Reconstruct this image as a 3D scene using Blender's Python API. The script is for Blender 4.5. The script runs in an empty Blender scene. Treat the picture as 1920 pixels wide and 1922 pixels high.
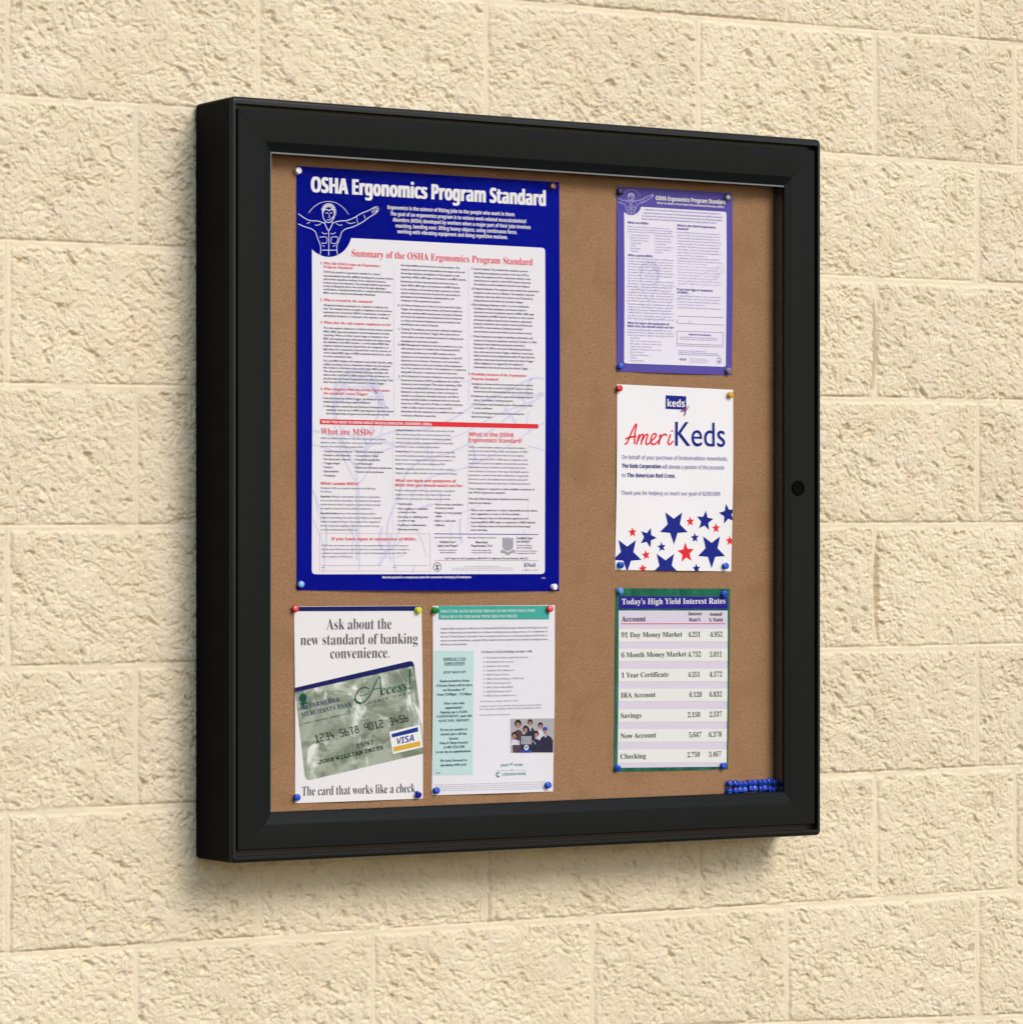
import bpy, bmesh, math, random
import numpy as np
from math import sin, cos, radians, pi
from mathutils import Vector

random.seed(7)
S = bpy.context.scene
COL = S.collection
PHOTO_W, PHOTO_H = 1920.0, 1922.0

# ------------------------------------------------------------------ camera
# (X along the wall, Y into the wall, Z up; wall plane at Y = 0, metres)
CX, CY, CZ, YAW, FPX, PY = -3.063827, -4.93237, -0.118946, 0.558267, 6996.6, 1053.66
cam = bpy.data.cameras.new('camera')
cam.sensor_fit = 'HORIZONTAL'; cam.sensor_width = 36.0
cam.lens = FPX / PHOTO_W * 36.0
cam.shift_x = 0.0
cam.shift_y = (PY - PHOTO_H / 2) / PHOTO_W
cam.clip_start = 0.05; cam.clip_end = 200
camo = bpy.data.objects.new('camera', cam); COL.objects.link(camo)
camo.location = (CX, CY, CZ)
camo.rotation_euler = (pi / 2, 0, -YAW)
S.camera = camo

def at(x, y, Y=0.0):
    """photo pixel -> (X, Z) on the plane at depth Y"""
    a = (x - 960.0) / FPX; b = (PY - y) / FPX
    dx, dy, dz = sin(YAW) + a * cos(YAW), cos(YAW) - a * sin(YAW), b
    t = (Y - CY) / dy
    return CX + dx * t, CZ + dz * t

# ------------------------------------------------------------------ light
SUN_DIR = Vector((0.25, -1.0, 0.68)).normalized()       # towards the light
sun_el = math.asin(SUN_DIR.z)
sun_az = math.atan2(SUN_DIR.x, SUN_DIR.y)
world = bpy.data.worlds.new('World'); S.world = world; world.use_nodes = True
wn = world.node_tree.nodes; wl = world.node_tree.links
sky = wn.new('ShaderNodeTexSky'); sky.sky_type = 'NISHITA'; sky.sun_disc = False
sky.sun_elevation = sun_el; sky.sun_rotation = sun_az
sky.air_density = 1.0; sky.dust_density = 1.0; sky.ozone_density = 1.0
wl.new(sky.outputs[0], wn['Background'].inputs['Color'])
wn['Background'].inputs['Strength'].default_value = 0.11
sun = bpy.data.lights.new('sun', 'SUN'); sun.energy = 1.5; sun.angle = radians(24)
sun.color = (1.0, 0.972, 0.935)
suno = bpy.data.objects.new('sun', sun); COL.objects.link(suno)
suno.rotation_euler = (-SUN_DIR).to_track_quat('-Z', 'Y').to_euler()
suno.location = (3, -6, 6)

S.view_settings.view_transform = 'Standard'; S.view_settings.look = 'None'
S.view_settings.gamma = 1.0; S.view_settings.use_curve_mapping = False
S.view_settings.exposure = 0.47
S.render.engine = 'CYCLES'
S.cycles.max_bounces = 8; S.cycles.transparent_max_bounces = 16
S.cycles.use_denoising = True; S.cycles.denoiser = 'OPENIMAGEDENOISE'
S.cycles.denoising_input_passes = 'RGB_ALBEDO_NORMAL'

# ------------------------------------------------------------------ helpers
def lin(c):
    c = c / 255.0
    return c / 12.92 if c <= 0.04045 else ((c + 0.055) / 1.055) ** 2.4

def rgb(r, g, b, k=1.0):
    return (lin(r) * k, lin(g) * k, lin(b) * k, 1.0)

MATS = {}
def mat(name, color, rough=0.5, spec=0.3, metal=0.0):
    if name in MATS: return MATS[name]
    m = bpy.data.materials.new(name); m.use_nodes = True
    p = m.node_tree.nodes['Principled BSDF']
    p.inputs['Base Color'].default_value = color
    p.inputs['Roughness'].default_value = rough
    p.inputs['Specular IOR Level'].default_value = spec
    p.inputs['Metallic'].default_value = metal
    MATS[name] = m
    return m

def noise_mix(m, c1, c2, scale, lo=0.4, hi=0.6, detail=4, rough=0.6, dist=0.0, stretch=None):
    nt = m.node_tree; N = nt.nodes; L = nt.links
    tc = N.new('ShaderNodeTexCoord'); nz = N.new('ShaderNodeTexNoise')
    nz.inputs['Scale'].default_value = scale; nz.inputs['Detail'].default_value = detail
    nz.inputs['Roughness'].default_value = rough; nz.inputs['Distortion'].default_value = dist
    if stretch:
        mp = N.new('ShaderNodeMapping'); mp.inputs['Scale'].default_value = stretch
        L.new(tc.outputs['Object'], mp.inputs['Vector']); L.new(mp.outputs[0], nz.inputs['Vector'])
    else:
        L.new(tc.outputs['Object'], nz.inputs['Vector'])
    r = N.new('ShaderNodeMapRange'); r.inputs['From Min'].default_value = lo; r.inputs['From Max'].default_value = hi
    L.new(nz.outputs['Fac'], r.inputs['Value'])
    mx = N.new('ShaderNodeMix'); mx.data_type = 'RGBA'
    L.new(r.outputs[0], mx.inputs['Factor'])
    for s, c in ((6, c1), (7, c2)):
        if hasattr(c, 'is_output'): L.new(c, mx.inputs[s])
        else: mx.inputs[s].default_value = c
    return mx.outputs[2], nz.outputs['Fac']

def base_link(m, sock):
    m.node_tree.links.new(sock, m.node_tree.nodes['Principled BSDF'].inputs['Base Color'])

def bump(m, sock, strength, distance):
    nt = m.node_tree; b = nt.nodes.new('ShaderNodeBump')
    b.inputs['Strength'].default_value = strength; b.inputs['Distance'].default_value = distance
    nt.links.new(sock, b.inputs['Height'])
    nt.links.new(b.outputs[0], nt.nodes['Principled BSDF'].inputs['Normal'])

def link(name, me, m, parent=None, smooth=False):
    o = bpy.data.objects.new(name, me); COL.objects.link(o)
    if m and not me.materials: me.materials.append(m)
    if parent: o.parent = parent
    if smooth:
        me.polygons.foreach_set('use_smooth', [True] * len(me.polygons))
    return o

def mesh(name, verts, faces):
    me = bpy.data.meshes.new(name); me.from_pydata([tuple(v) for v in verts], [], faces); me.update()
    return me

def tag(o, label, cat, group=None, kind=None):
    o['label'] = label; o['category'] = cat
    if group: o['group'] = group
    if kind: o['kind'] = kind
    return o

# ------------------------------------------------------------------ the block wall
class Perlin:
    def __init__(s, seed, n=1024):
        r = np.random.RandomState(seed); s.n = n
        s.p = np.concatenate([r.permutation(n)] * 2)
        a = r.rand(n) * 2 * pi; s.gx = np.cos(a); s.gy = np.sin(a)
    def __call__(s, x, y):
        xi = np.floor(x).astype(np.int64); yi = np.floor(y).astype(np.int64)
        xf = x - xi; yf = y - yi
        u = xf * xf * xf * (xf * (xf * 6 - 15) + 10); v = yf * yf * yf * (yf * (yf * 6 - 15) + 10)
        n = s.n
        def g(i, j):
            h = s.p[s.p[(xi + i) % n] + (yi + j) % n]
            return s.gx[h] * (xf - i) + s.gy[h] * (yf - j)
        a = g(0, 0); b = g(1, 0); c = g(0, 1); d = g(1, 1)
        ab = a + u * (b - a); cd = c + u * (d - c)
        return (ab + v * (cd - ab)) * 1.5

def facets(x, y, seed, tilt):
    """chipped stone: every jittered cell is a small tilted plane"""
    r = np.random.RandomState(seed); n = 512
    p = np.concatenate([r.permutation(n)] * 2)
    jx, jy = r.rand(n) * 0.9 + 0.05, r.rand(n) * 0.9 + 0.05
    gx, gy, of = r.randn(n) * tilt, r.randn(n) * tilt, r.randn(n) * tilt * 0.35
    xi = np.floor(x).astype(np.int64); yi = np.floor(y).astype(np.int64)
    best = np.full(x.shape, 9.0); h = np.zeros_like(x)
    for i in (-1, 0, 1):
        for j in (-1, 0, 1):
            k = p[p[(xi + i) % n] + (yi + j) % n]
            dx = x - (xi + i + jx[k]); dy = y - (yi + j + jy[k]); d = dx * dx + dy * dy
            m = d < best; best = np.where(m, d, best)
            h = np.where(m, of[k] + gx[k] * dx + gy[k] * dy, h)
    return np.clip(h, -1.2 * tilt * 1.6, 1.2 * tilt * 1.6)

def smooth(t):
    t = np.clip(t, 0, 1); return t * t * (3 - 2 * t)

# bed joints (two photo points each) and head joints (photo x in each course)
BEDS = [((967, 3), (1650, 60)), ((0, 180), (1600, 292)), ((0, 453), (1700, 526)), ((0, 723), (1800, 752)),
        ((0, 991), (1800, 985)), ((20, 1256), (1800, 1215)), ((0, 1529), (1800, 1446)),
        ((0, 1796), (1800, 1680)), ((900, 1944), (1800, 1913))]
bed = []
for a, b in BEDS:
    (x0, z0), (x1, z1) = at(*a), at(*b)
    k = (z1 - z0) / (x1 - x0); bed.append((z0 - k * x0, k))
for i in range(2): bed.insert(0, (bed[0][0] + 0.203, bed[0][1]))
for i in range(2): bed.append((bed[-1][0] - 0.203, bed[-1][1]))
NA = 2
ODD = [17, 488, 915, 1314, 1646]; EVEN = [258, 703, 1115, 1480]
def headlist(pxs, extra=()):
    xs = [at(p, 1000)[0] for p in list(pxs) + list(extra)]
    lo, hi = min(xs), max(xs)
    return xs + [lo - 0.4 * i for i in range(1, 5)] + [hi + 0.4 * i for i in range(1, 5)]
heads = {}
for c in range(-1, len(bed)):
    k = c - NA                       # course k lies under bed line k of the photo list
    if k % 2 == 0:
        heads[c] = headlist(ODD, (1909,) if k in (0, 6) else ())
    else:
        heads[c] = headlist(EVEN)

def wall_height(X, Z):
    w1, w2, n1, n2, n3, n4, n5, n6 = [Perlin(i + 11) for i in range(8)]
    zl = np.stack([a + b * X for a, b in bed])                 # descending
    wob = 0.0020 * n5(X / 0.045, Z / 0.045) + 0.0018 * n6(X / 0.012, Z / 0.012) + 0.0010 * n4(X / 0.005, Z / 0.005)
    dz = np.min(np.abs(Z[None] - zl), axis=0) - 0.0042 + wob
    course = (zl > Z[None]).sum(axis=0) - 1
    dx = np.full_like(X, 9.0); bid = np.zeros_like(X)
    for c, xs in heads.items():
        msk = course == c
        if not msk.any(): continue
        xs = np.sort(np.array(xs)); Xm = X[msk]
        dx[msk] = np.min(np.abs(Xm[:, None] - xs[None]), axis=1)
        bid[msk] = np.searchsorted(xs, Xm) + 37 * (c + 2)
    dx = dx - 0.0040 + wob
    # two head joints are raked out deep on their far side
    deep = np.zeros_like(X)
    for (px, y0, y1) in ((1640, 560, 735), (1651, 1005, 1205)):
        xc = at(px, (y0 + y1) / 2)[0]; za, zb = at(px, y1)[1], at(px, y0)[1]
        t = np.clip((Z - za) / (zb - za), 0, 1)
        wdt = 0.0075 * np.sin(pi * t) ** 0.6
        deep += np.where((Z > za) & (Z < zb), np.exp(-((X - xc - 0.001) / (wdt + 1e-4)) ** 4), 0)
    d = np.minimum(dx, dz)
    s = smooth((d + 0.0005) / 0.0048)
    # relief of the split faces
    wx = X + 0.010 * w1(X / 0.05, Z / 0.05) + 0.004 * w1(X / 0.015 + 7, Z / 0.015)
    wz = Z + 0.010 * w2(X / 0.05, Z / 0.05) + 0.004 * w2(X / 0.015 + 3, Z / 0.015)
    # tilted strike: features run from upper left to lower right
    ca, sa = cos(radians(-28)), sin(radians(-28))
    u = wx * ca + wz * sa; v = -wx * sa + wz * ca
    off = bid * 7.31
    r = 0.0022 * n1(u / 0.085 + off, v / 0.06 + off)
    r += 0.0011 * n2(u / 0.030 + off, v / 0.019)
    r += 0.0130 * facets(u / 0.026 + off, v / 0.017 + off, 5, 0.10)
    r += 0.0088 * facets(u / 0.0115 + off, v / 0.0085, 6, 0.13)
    b1 = np.abs(n3(u / 0.017 + off, v / 0.0115)); r += 0.0014 * (b1 - 0.3)
    r += 0.0100 * facets(u / 0.0054, v / 0.0048 + off, 8, 0.13)
    r += 0.0016 * n4(u / 0.0066, v / 0.0056)
    r += 0.0008 * n6(u / 0.0036, v / 0.0032)
    pit = n2(u / 0.022 + 91.7, v / 0.014 + 13.1); r -= 0.0034 * smooth((pit - 0.42) / 0.3)
    # split stone breaks in flat plateaus with chipped hollows between them: flatten the tops, keep the hollows
    top = np.percentile(r[::9, ::9], 38); r = np.where(r > top, top + (r - top) * 0.52, top + (r - top) * 1.25)
    r -= np.median(r[::9, ::9])
    rs = np.random.RandomState(3); tab = rs.rand(4096)
    boff = (tab[(bid * 13).astype(int) % 4096] - 0.5) * 0.002
    mortar = -0.0019 + 0.0006 * n1(X / 0.05, Z / 0.03) + 0.0003 * n4(X / 0.006, Z / 0.006) - 0.012 * np.clip(deep, 0, 1)
    # thin shrinkage gap along the upper edge of the bed joints and the far edge of the head joints
    zi = np.argmin(np.abs(Z[None] - zl), axis=0); up = Z - np.take_along_axis(zl, zi[None], axis=0)[0]
    gap = smooth((n2(X / 0.07 + 5, Z / 0.05) + 0.45) / 0.5)
    mortar -= 0.0032 * gap * np.exp(-((up - 0.0043 - 0.4 * wob) / 0.0011) ** 2)
    mortar -= 0.0016 * gap * np.clip(1 - np.abs(dx + 0.0008) / 0.0016, 0, 1)
    face = 0.0010 + boff + r
    face = face - 0.0006 * (1 - smooth(d / 0.02))
    return mortar * (1 - s) + face * s, s, tab[(bid * 29 + 5).astype(int) % 4096]

x0v, x1v = -0.90, 1.10; z0v, z1v = -0.97, 0.90
st = 0.0017
xs = np.concatenate([np.arange(-1.9, x0v, 0.009), np.arange(x0v, x1v, st), np.arange(x1v, 2.1, 0.009)])
zs = np.concatenate([np.arange(-1.2, z0v, 0.009), np.arange(z0v, z1v, st), np.arange(z1v, 1.25, 0.009)])
XX, ZZ = np.meshgrid(xs, zs)
HH, FACE_M, TONE = wall_height(XX, ZZ)
HH = HH - np.percentile(HH, 99.7)            # the cabinet back rests on the high points
nx, nz_ = len(xs), len(zs)
co = np.stack([XX, -HH, ZZ], axis=-1).reshape(-1, 3).astype(np.float32)
ii = (np.arange(nz_ - 1)[:, None] * nx + np.arange(nx - 1)[None]).ravel()
quads = np.stack([ii, ii + 1, ii + nx + 1, ii + nx], axis=1).astype(np.int32)
wm = bpy.data.meshes.new('block_wall')
wm.vertices.add(len(co)); wm.vertices.foreach_set('co', co.ravel())
wm.loops.add(quads.size); wm.loops.foreach_set('vertex_index', quads.ravel())
wm.polygons.add(len(quads))
wm.polygons.foreach_set('loop_start', np.arange(0, quads.size, 4, dtype=np.int32))
wm.polygons.foreach_set('loop_total', np.full(len(quads), 4, dtype=np.int32))
wm.polygons.foreach_set('use_smooth', np.ones(len(quads), dtype=bool))
wm.update(calc_edges=True)

for an, av in (('face', FACE_M), ('tone', TONE)):
    at_ = wm.attributes.new(an, 'FLOAT', 'POINT'); at_.data.foreach_set('value', av.astype(np.float32).ravel())
wallm = mat('cream_painted_block', (0.75, 0.64, 0.44, 1), 0.75, 0.12)
c, _ = noise_mix(wallm, (0.880, 0.765, 0.560, 1), (0.835, 0.715, 0.510, 1), 9, 0.38, 0.62, 3)
c, _ = noise_mix(wallm, c, (0.70, 0.565, 0.375, 1), 55, 0.56, 0.80, 4, 0.6, 0.4)
c, _ = noise_mix(wallm, c, (0.84, 0.690, 0.525, 1), 23, 0.56, 0.74, 3)
nt = wallm.node_tree
def attr(n):
    a = nt.nodes.new('ShaderNodeAttribute'); a.attribute_name = n; return a.outputs['Fac']
mj = nt.nodes.new('ShaderNodeMix'); mj.data_type = 'RGBA'; nt.links.new(attr('face'), mj.inputs['Factor'])   # smooth mortar, a shade paler
mj.inputs[6].default_value = (0.800, 0.684, 0.500, 1); nt.links.new(c, mj.inputs[7])
tv = nt.nodes.new('ShaderNodeMapRange'); tv.inputs['To Min'].default_value = 0.945; tv.inputs['To Max'].default_value = 1.02
nt.links.new(attr('tone'), tv.inputs['Value'])
hs = nt.nodes.new('ShaderNodeHueSaturation'); nt.links.new(tv.outputs[0], hs.inputs['Value']); nt.links.new(mj.outputs[2], hs.inputs['Color'])
base_link(wallm, hs.outputs[0])
tc = nt.nodes.new('ShaderNodeTexCoord'); nz = nt.nodes.new('ShaderNodeTexNoise')
nz.inputs['Scale'].default_value = 480; nz.inputs['Detail'].default_value = 3
nt.links.new(tc.outputs['Object'], nz.inputs['Vector'])
bump(wallm, nz.outputs['Fac'], 1.0, 0.0022)
fs = nt.nodes.new('ShaderNodeMapRange'); fs.inputs['To Min'].default_value = 0.35; nt.links.new(attr('face'), fs.inputs['Value'])
nt.links.new(fs.outputs[0], next(n for n in nt.nodes if n.type == 'BUMP').inputs['Strength'])
wall = link('block_wall', wm, wallm)
tag(wall, 'cream painted wall of rough split-face concrete blocks behind the cabinet', 'wall', kind='thing')

# ------------------------------------------------------------------ the cabinet
W, H, D = 1.0685, 1.1200, 0.112
FRONT = -D
CORK_DEPTH = 0.039
YC = FRONT + CORK_DEPTH                      # cork surface

black = mat('black_powder_coat', (0.0088, 0.0096, 0.0094, 1), 0.33, 0.085)
c, f = noise_mix(black, (0.0076, 0.0090, 0.0090, 1), (0.0088, 0.0103, 0.0103, 1), 700, 0.4, 0.6, 2)
base_link(black, c); bump(black, f, 0.08, 0.0003)
casem = mat('black_case', (0.0042, 0.0049, 0.0049, 1), 0.45, 0.018)
lining = mat('dark_lining', (0.014, 0.011, 0.010, 1), 0.14, 0.8)
grey_glint = mat('grey_edge_glint', (0.17, 0.17, 0.175, 1), 0.35, 0.3)  # pale grey stands in for light reflected along the acrylic edge
cork = mat('cork', (0.3, 0.17, 0.08, 1), 0.85, 0.15)
c, f = noise_mix(cork, (0.370, 0.208, 0.110, 1), (0.255, 0.130, 0.063, 1), 330, 0.38, 0.66, 3, 0.65)
c, f2 = noise_mix(cork, c, (0.43, 0.265, 0.150, 1), 520, 0.57, 0.74, 2)
c, f3 = noise_mix(cork, c, (0.12, 0.060, 0.030, 1), 430, 0.66, 0.80, 2, dist=0.3)
c, f4 = noise_mix(cork, c, (0.27, 0.145, 0.070, 1), 14, 0.5, 0.75, 3)
base_link(cork, c); bump(cork, f, 0.35, 0.0008)
glassm = bpy.data.materials.new('clear_acrylic'); glassm.use_nodes = True
gn = glassm.node_tree.nodes; gl = glassm.node_tree.links
gn.clear()
go = gn.new('ShaderNodeOutputMaterial'); gmx = gn.new('ShaderNodeMixShader')
gt = gn.new('ShaderNodeBsdfTransparent'); gg = gn.new('ShaderNodeBsdfGlossy'); gf = gn.new('ShaderNodeFresnel')
gt.inputs['Color'].default_value = (0.985, 0.988, 0.985, 1)
gg.inputs['Roughness'].default_value = 0.02; gf.inputs['IOR'].default_value = 1.11
gsc = gn.new('ShaderNodeMath'); gsc.operation = 'MULTIPLY'; gsc.inputs[1].default_value = 0.3      # anti-glare coating
gl.new(gf.outputs[0], gsc.inputs[0]); gl.new(gsc.outputs[0], gmx.inputs[0]); gl.new(gt.outputs[0], gmx.inputs[1]); gl.new(gg.outputs[0], gmx.inputs[2])
gl.new(gmx.outputs[0], go.inputs['Surface'])

cab = bpy.data.objects.new('display_cabinet', None); COL.objects.link(cab)
tag(cab, 'black framed enclosed notice board cabinet with clear front and cork back, mounted on the wall', 'notice board')

def rloop(l, t, r, b, rad, n=6):
    """closed rounded rectangle, insets from the cabinet outline -> list of (X, Z)"""
    xl, xr, zt, zb = -W / 2 + l, W / 2 - r, H / 2 - t, -H / 2 + b
    pts = []
    for (cx_, cz_, a0) in ((xr - rad, zt - rad, 0), (xl + rad, zt - rad, 90), (xl + rad, zb + rad, 180), (xr - rad, zb + rad, 270)):
        for i in range(n + 1):
            a = radians(a0 + 90.0 * i / n); pts.append((cx_ + rad * cos(a), cz_ + rad * sin(a)))
    return pts

def sweep(name, prof, m, parent, close_back=False):
    v, f = [], []
    n = None
    for (ins, dep, rad) in prof:
        l, t, r, b = ins
        pts = rloop(l, t, r, b, rad); n = len(pts)
        v += [(x, FRONT + dep, z) for x, z in pts]
    for k in range(len(prof) - 1):
        for i in range(n):
            j = (i + 1) % n
            f.append((k * n + i, k * n + j, (k + 1) * n + j, (k + 1) * n + i))
    if close_back: f.append(tuple(range(n)))
    me = mesh(name, v, f)
    o = link(name, me, m, parent, smooth=True)
    me.set_sharp_from_angle(angle=radians(35))
    return o

R = 0.0055
prof = [((0, 0, 0, 0), D - 0.0004, 0.008)]
for i in range(7):
    a = radians(90.0 * i / 6); ii_ = R * (1 - cos(a))
    prof.append(((ii_,) * 4, R * (1 - sin(a)), 0.008 - ii_))
LIP = (0.0070, 0.0105, 0.0070, 0.0095); GRO = (0.0115, 0.0180, 0.0115, 0.0185)
prof.append((LIP, 0.0, 0.0012))
prof.append((LIP, 0.015, 0.0012))
prof.append((tuple(g + 0.004 for g in GRO), 0.015, 0.0012))
case = sweep('case', prof[:2], casem, cab, True)
sweep('bezel', prof[1:], mat('satin_black', (0.0110, 0.0122, 0.0121, 1), 0.30, 0.24), cab)

FACE = (0.0568, 0.0635, 0.0568, 0.0550); OPEN = (0.0690, 0.0776, 0.0690, 0.0723)
def lerp4(a, b, t): return tuple(p + (q - p) * t for p, q in zip(a, b))
def add4(a, k): return tuple(p + k for p in a)
dprof = [(GRO, 0.0145), (GRO, 0.0032), (add4(GRO, 0.0005), 0.0023), (add4(GRO, 0.0014), 0.0019), (add4(FACE, -0.0012), 0.0019), (FACE, 0.0022),
         (lerp4(FACE, OPEN, 0.25), 0.0036), (lerp4(FACE, OPEN, 0.75), 0.0056), (lerp4(FACE, OPEN, 0.92), 0.0064), (OPEN, 0.0078), (OPEN, 0.0125), (add4(OPEN, -0.012), 0.0125)]
door = bpy.data.objects.new('door', None); COL.objects.link(door); door.parent = cab
G = 0.00022
def corner(ins, which):
    l, t, r, b = ins
    return {'tl': (-W / 2 + l, H / 2 - t), 'tr': (W / 2 - r, H / 2 - t), 'br': (W / 2 - r, -H / 2 + b), 'bl': (-W / 2 + l, -H / 2 + b)}[which]
for c1, c2 in (('tl', 'tr'), ('tr', 'br'), ('br', 'bl'), ('bl', 'tl')):
    v, f = [], []
    for ins, dep in dprof:
        a = Vector(corner(ins, c1)); b = Vector(corner(ins, c2)); d = (b - a).normalized() * G
        a = a + d; b = b - d
        v += [(a.x, FRONT + dep, a.y), (b.x, FRONT + dep, b.y)]
    n = len(dprof)
    for k in range(n - 1):
        f.append((2 * k, 2 * k + 1, 2 * k + 3, 2 * k + 2))
    f.append(tuple(2 * k for k in range(n))); f.append(tuple(2 * k + 1 for k in reversed(range(n))))
    me = mesh('rail', v, f); o = link('rail', me, black, door, smooth=True); me.set_sharp_from_angle(angle=radians(22))

def box(name, x0, x1, y0, y1, z0, z1, m, parent=None, bev=0.0):
    bm = bmesh.new()
    vs = [bm.verts.new((x, y, z)) for x in (x0, x1) for y in (y0, y1) for z in (z0, z1)]
    for q in ((0, 1, 3, 2), (4, 6, 7, 5), (0, 4, 5, 1), (2, 3, 7, 6), (0, 2, 6, 4), (1, 5, 7, 3)):
        bm.faces.new([vs[i] for i in q])
    bmesh.ops.recalc_face_normals(bm, faces=bm.faces)
    if bev: bmesh.ops.bevel(bm, geom=bm.edges[:], offset=bev, segments=2, affect='EDGES')
    me = bpy.data.meshes.new(name); bm.to_mesh(me); bm.free()
    return link(name, me, m, parent)

xl, xr, zt, zb = -W / 2 + OPEN[0], W / 2 - OPEN[2], H / 2 - OPEN[1], -H / 2 + OPEN[3]
box('window_pane', xl - 0.003, xr + 0.003, FRONT + 0.0090, FRONT + 0.0118, zb - 0.003, zt + 0.003, glassm, door)
box('pane_edge_glint', xl, xr, FRONT + 0.0074, FRONT + 0.0088, zt - 0.0020, zt + 0.0005, grey_glint, door)  # acrylic edge with its bright reflection painted in, top and left only
box('pane_edge_glint', xl - 0.0005, xl + 0.0011, FRONT + 0.0076, FRONT + 0.0088, zb, zt - 0.0022, grey_glint, door)
# cam lock: round plug with a recessed key slot
lx, lz = at(1499, 916, FRONT)
bm = bmesh.new()
def ring(r, dep, n=32): return [bm.verts.new((lx + r * cos(2 * pi * i / n), FRONT + dep, lz + r * sin(2 * pi * i / n))) for i in range(n)]
loops = [ring(0.0122, 0.004), ring(0.0122, 0.0002), ring(0.0114, -0.0008), ring(0.0092, -0.0008), ring(0.0086, 0.0004)]
for a, b in zip(loops, loops[1:]):
    for i in range(32):
        j = (i + 1) % 32; bm.faces.new((a[i], a[j], b[j], b[i]))
slot = [bm.verts.new((lx + sx, FRONT + 0.0004, lz + sz)) for sx, sz in ((0.0010, 0.0045), (-0.0010, 0.0045), (-0.0010, -0.0045), (0.0010, -0.0045))]
slot2 = [bm.verts.new((v.co.x, FRONT + 0.0060, v.co.z)) for v in slot]
L5 = loops[-1]
for i in range(32):
    j = (i + 1) % 32; q = (i // 8); bm.faces.new((L5[i], L5[j], slot[q]))
for q, i in ((0, 8), (1, 16), (2, 24), (3, 0)):
    bm.faces.new((slot[q], L5[i], slot[(q + 1) % 4]))
for q in range(4):
    bm.faces.new((slot[q], slot[(q + 1) % 4], slot2[(q + 1) % 4], slot2[q]))
bm.faces.new(slot2)
bmesh.ops.recalc_face_normals(bm, faces=bm.faces)
me = bpy.data.meshes.new('lock'); bm.to_mesh(me); bm.free()
lockm = mat('black_lock', (0.0012, 0.0012, 0.0012, 1), 0.35, 0.04)
link('lock', me, lockm, door)
# lining and cork
LIN = add4(OPEN, -0.0015)
sweep('lining', [(LIN, 0.0128, 0.0006), (LIN, CORK_DEPTH + 0.004, 0.0006)], lining, cab)
lx0, lx1, lz0, lz1 = -W / 2 + LIN[0], W / 2 - LIN[2], -H / 2 + LIN[3], H / 2 - LIN[1]
box('cork_panel', lx0 - 0.006, lx1 + 0.006, YC, YC + 0.010, lz0 - 0.006, lz1 + 0.006, cork, cab)

# ------------------------------------------------------------------ printed sheets
STY = {'sb': (0x1D400, 0x1D41A, 0x1D7CE), 'bi': (0x1D468, 0x1D482, 0x1D7CE), 'scr': (0x1D4D0, 0x1D4EA, None),
       'sans': (0x1D5A0, 0x1D5BA, 0x1D7E2), 'sansb': (0x1D5D4, 0x1D5EE, 0x1D7EC), 'sansbi': (0x1D63C, 0x1D656, 0x1D7EC), 'mono': (0x1D670, 0x1D68A, 0x1D7F6)}
def restyle(s, st):
    B = STY.get(st)
    if not B: return s
    r = ''
    for ch in s:
        if 'A' <= ch <= 'Z': r += chr(B[0] + ord(ch) - 65)
        elif 'a' <= ch <= 'z': r += chr(B[1] + ord(ch) - 97)
        elif '0' <= ch <= '9' and B[2]: r += chr(B[2] + ord(ch) - 48)
        else: r += ch
    return r
_fc = bpy.data.curves.new('lettering', 'FONT'); _fo = bpy.data.objects.new('lettering', _fc)
_cap = {}
def glyphs(s, st, off=0.0, res=2):
    _fc.resolution_u = res; _fc.offset = off; _fc.body = restyle(s, st)
    me = _fo.to_mesh()
    n = len(me.vertices); a = np.zeros(n * 3, dtype=np.float64)
    me.vertices.foreach_get('co', a); a = a.reshape(-1, 3)[:, :2].copy()
    f = [tuple(p.vertices) for p in me.polygons]
    _fo.to_mesh_clear()
    return a, f
def capheight(st):
    if st not in _cap:
        a, _ = glyphs('H', st); _cap[st] = a[:, 1].max() - a[:, 1].min()
    return _cap[st]

DZ = 0.00028
def ink(r, g, b, rough=0.55, spec=0.10):
    return mat('ink_%d_%d_%d' % (r, g, b), rgb(r, g, b), rough, spec)

def clip_poly(poly, quad):
    out = list(poly); n = len(quad)
    area = sum(quad[i][0] * quad[(i + 1) % n][1] - quad[(i + 1) % n][0] * quad[i][1] for i in range(n))
    sg = 1 if area > 0 else -1
    for i in range(n):
        (ax, az), (bx, bz) = quad[i], quad[(i + 1) % n]
        def side(p): return sg * ((bx - ax) * (p[1] - az) - (bz - az) * (p[0] - ax))
        inp, out = out, []
        for j in range(len(inp)):
            p, q = inp[j], inp[(j + 1) % len(inp)]; sp, sq = side(p), side(q)
            if sp >= 0: out.append(p)
            if (sp >= 0) != (sq >= 0):
                t = sp / (sp - sq); out.append((p[0] + (q[0] - p[0]) * t, p[1] + (q[1] - p[1]) * t))
        if not out: break
    return out

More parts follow.
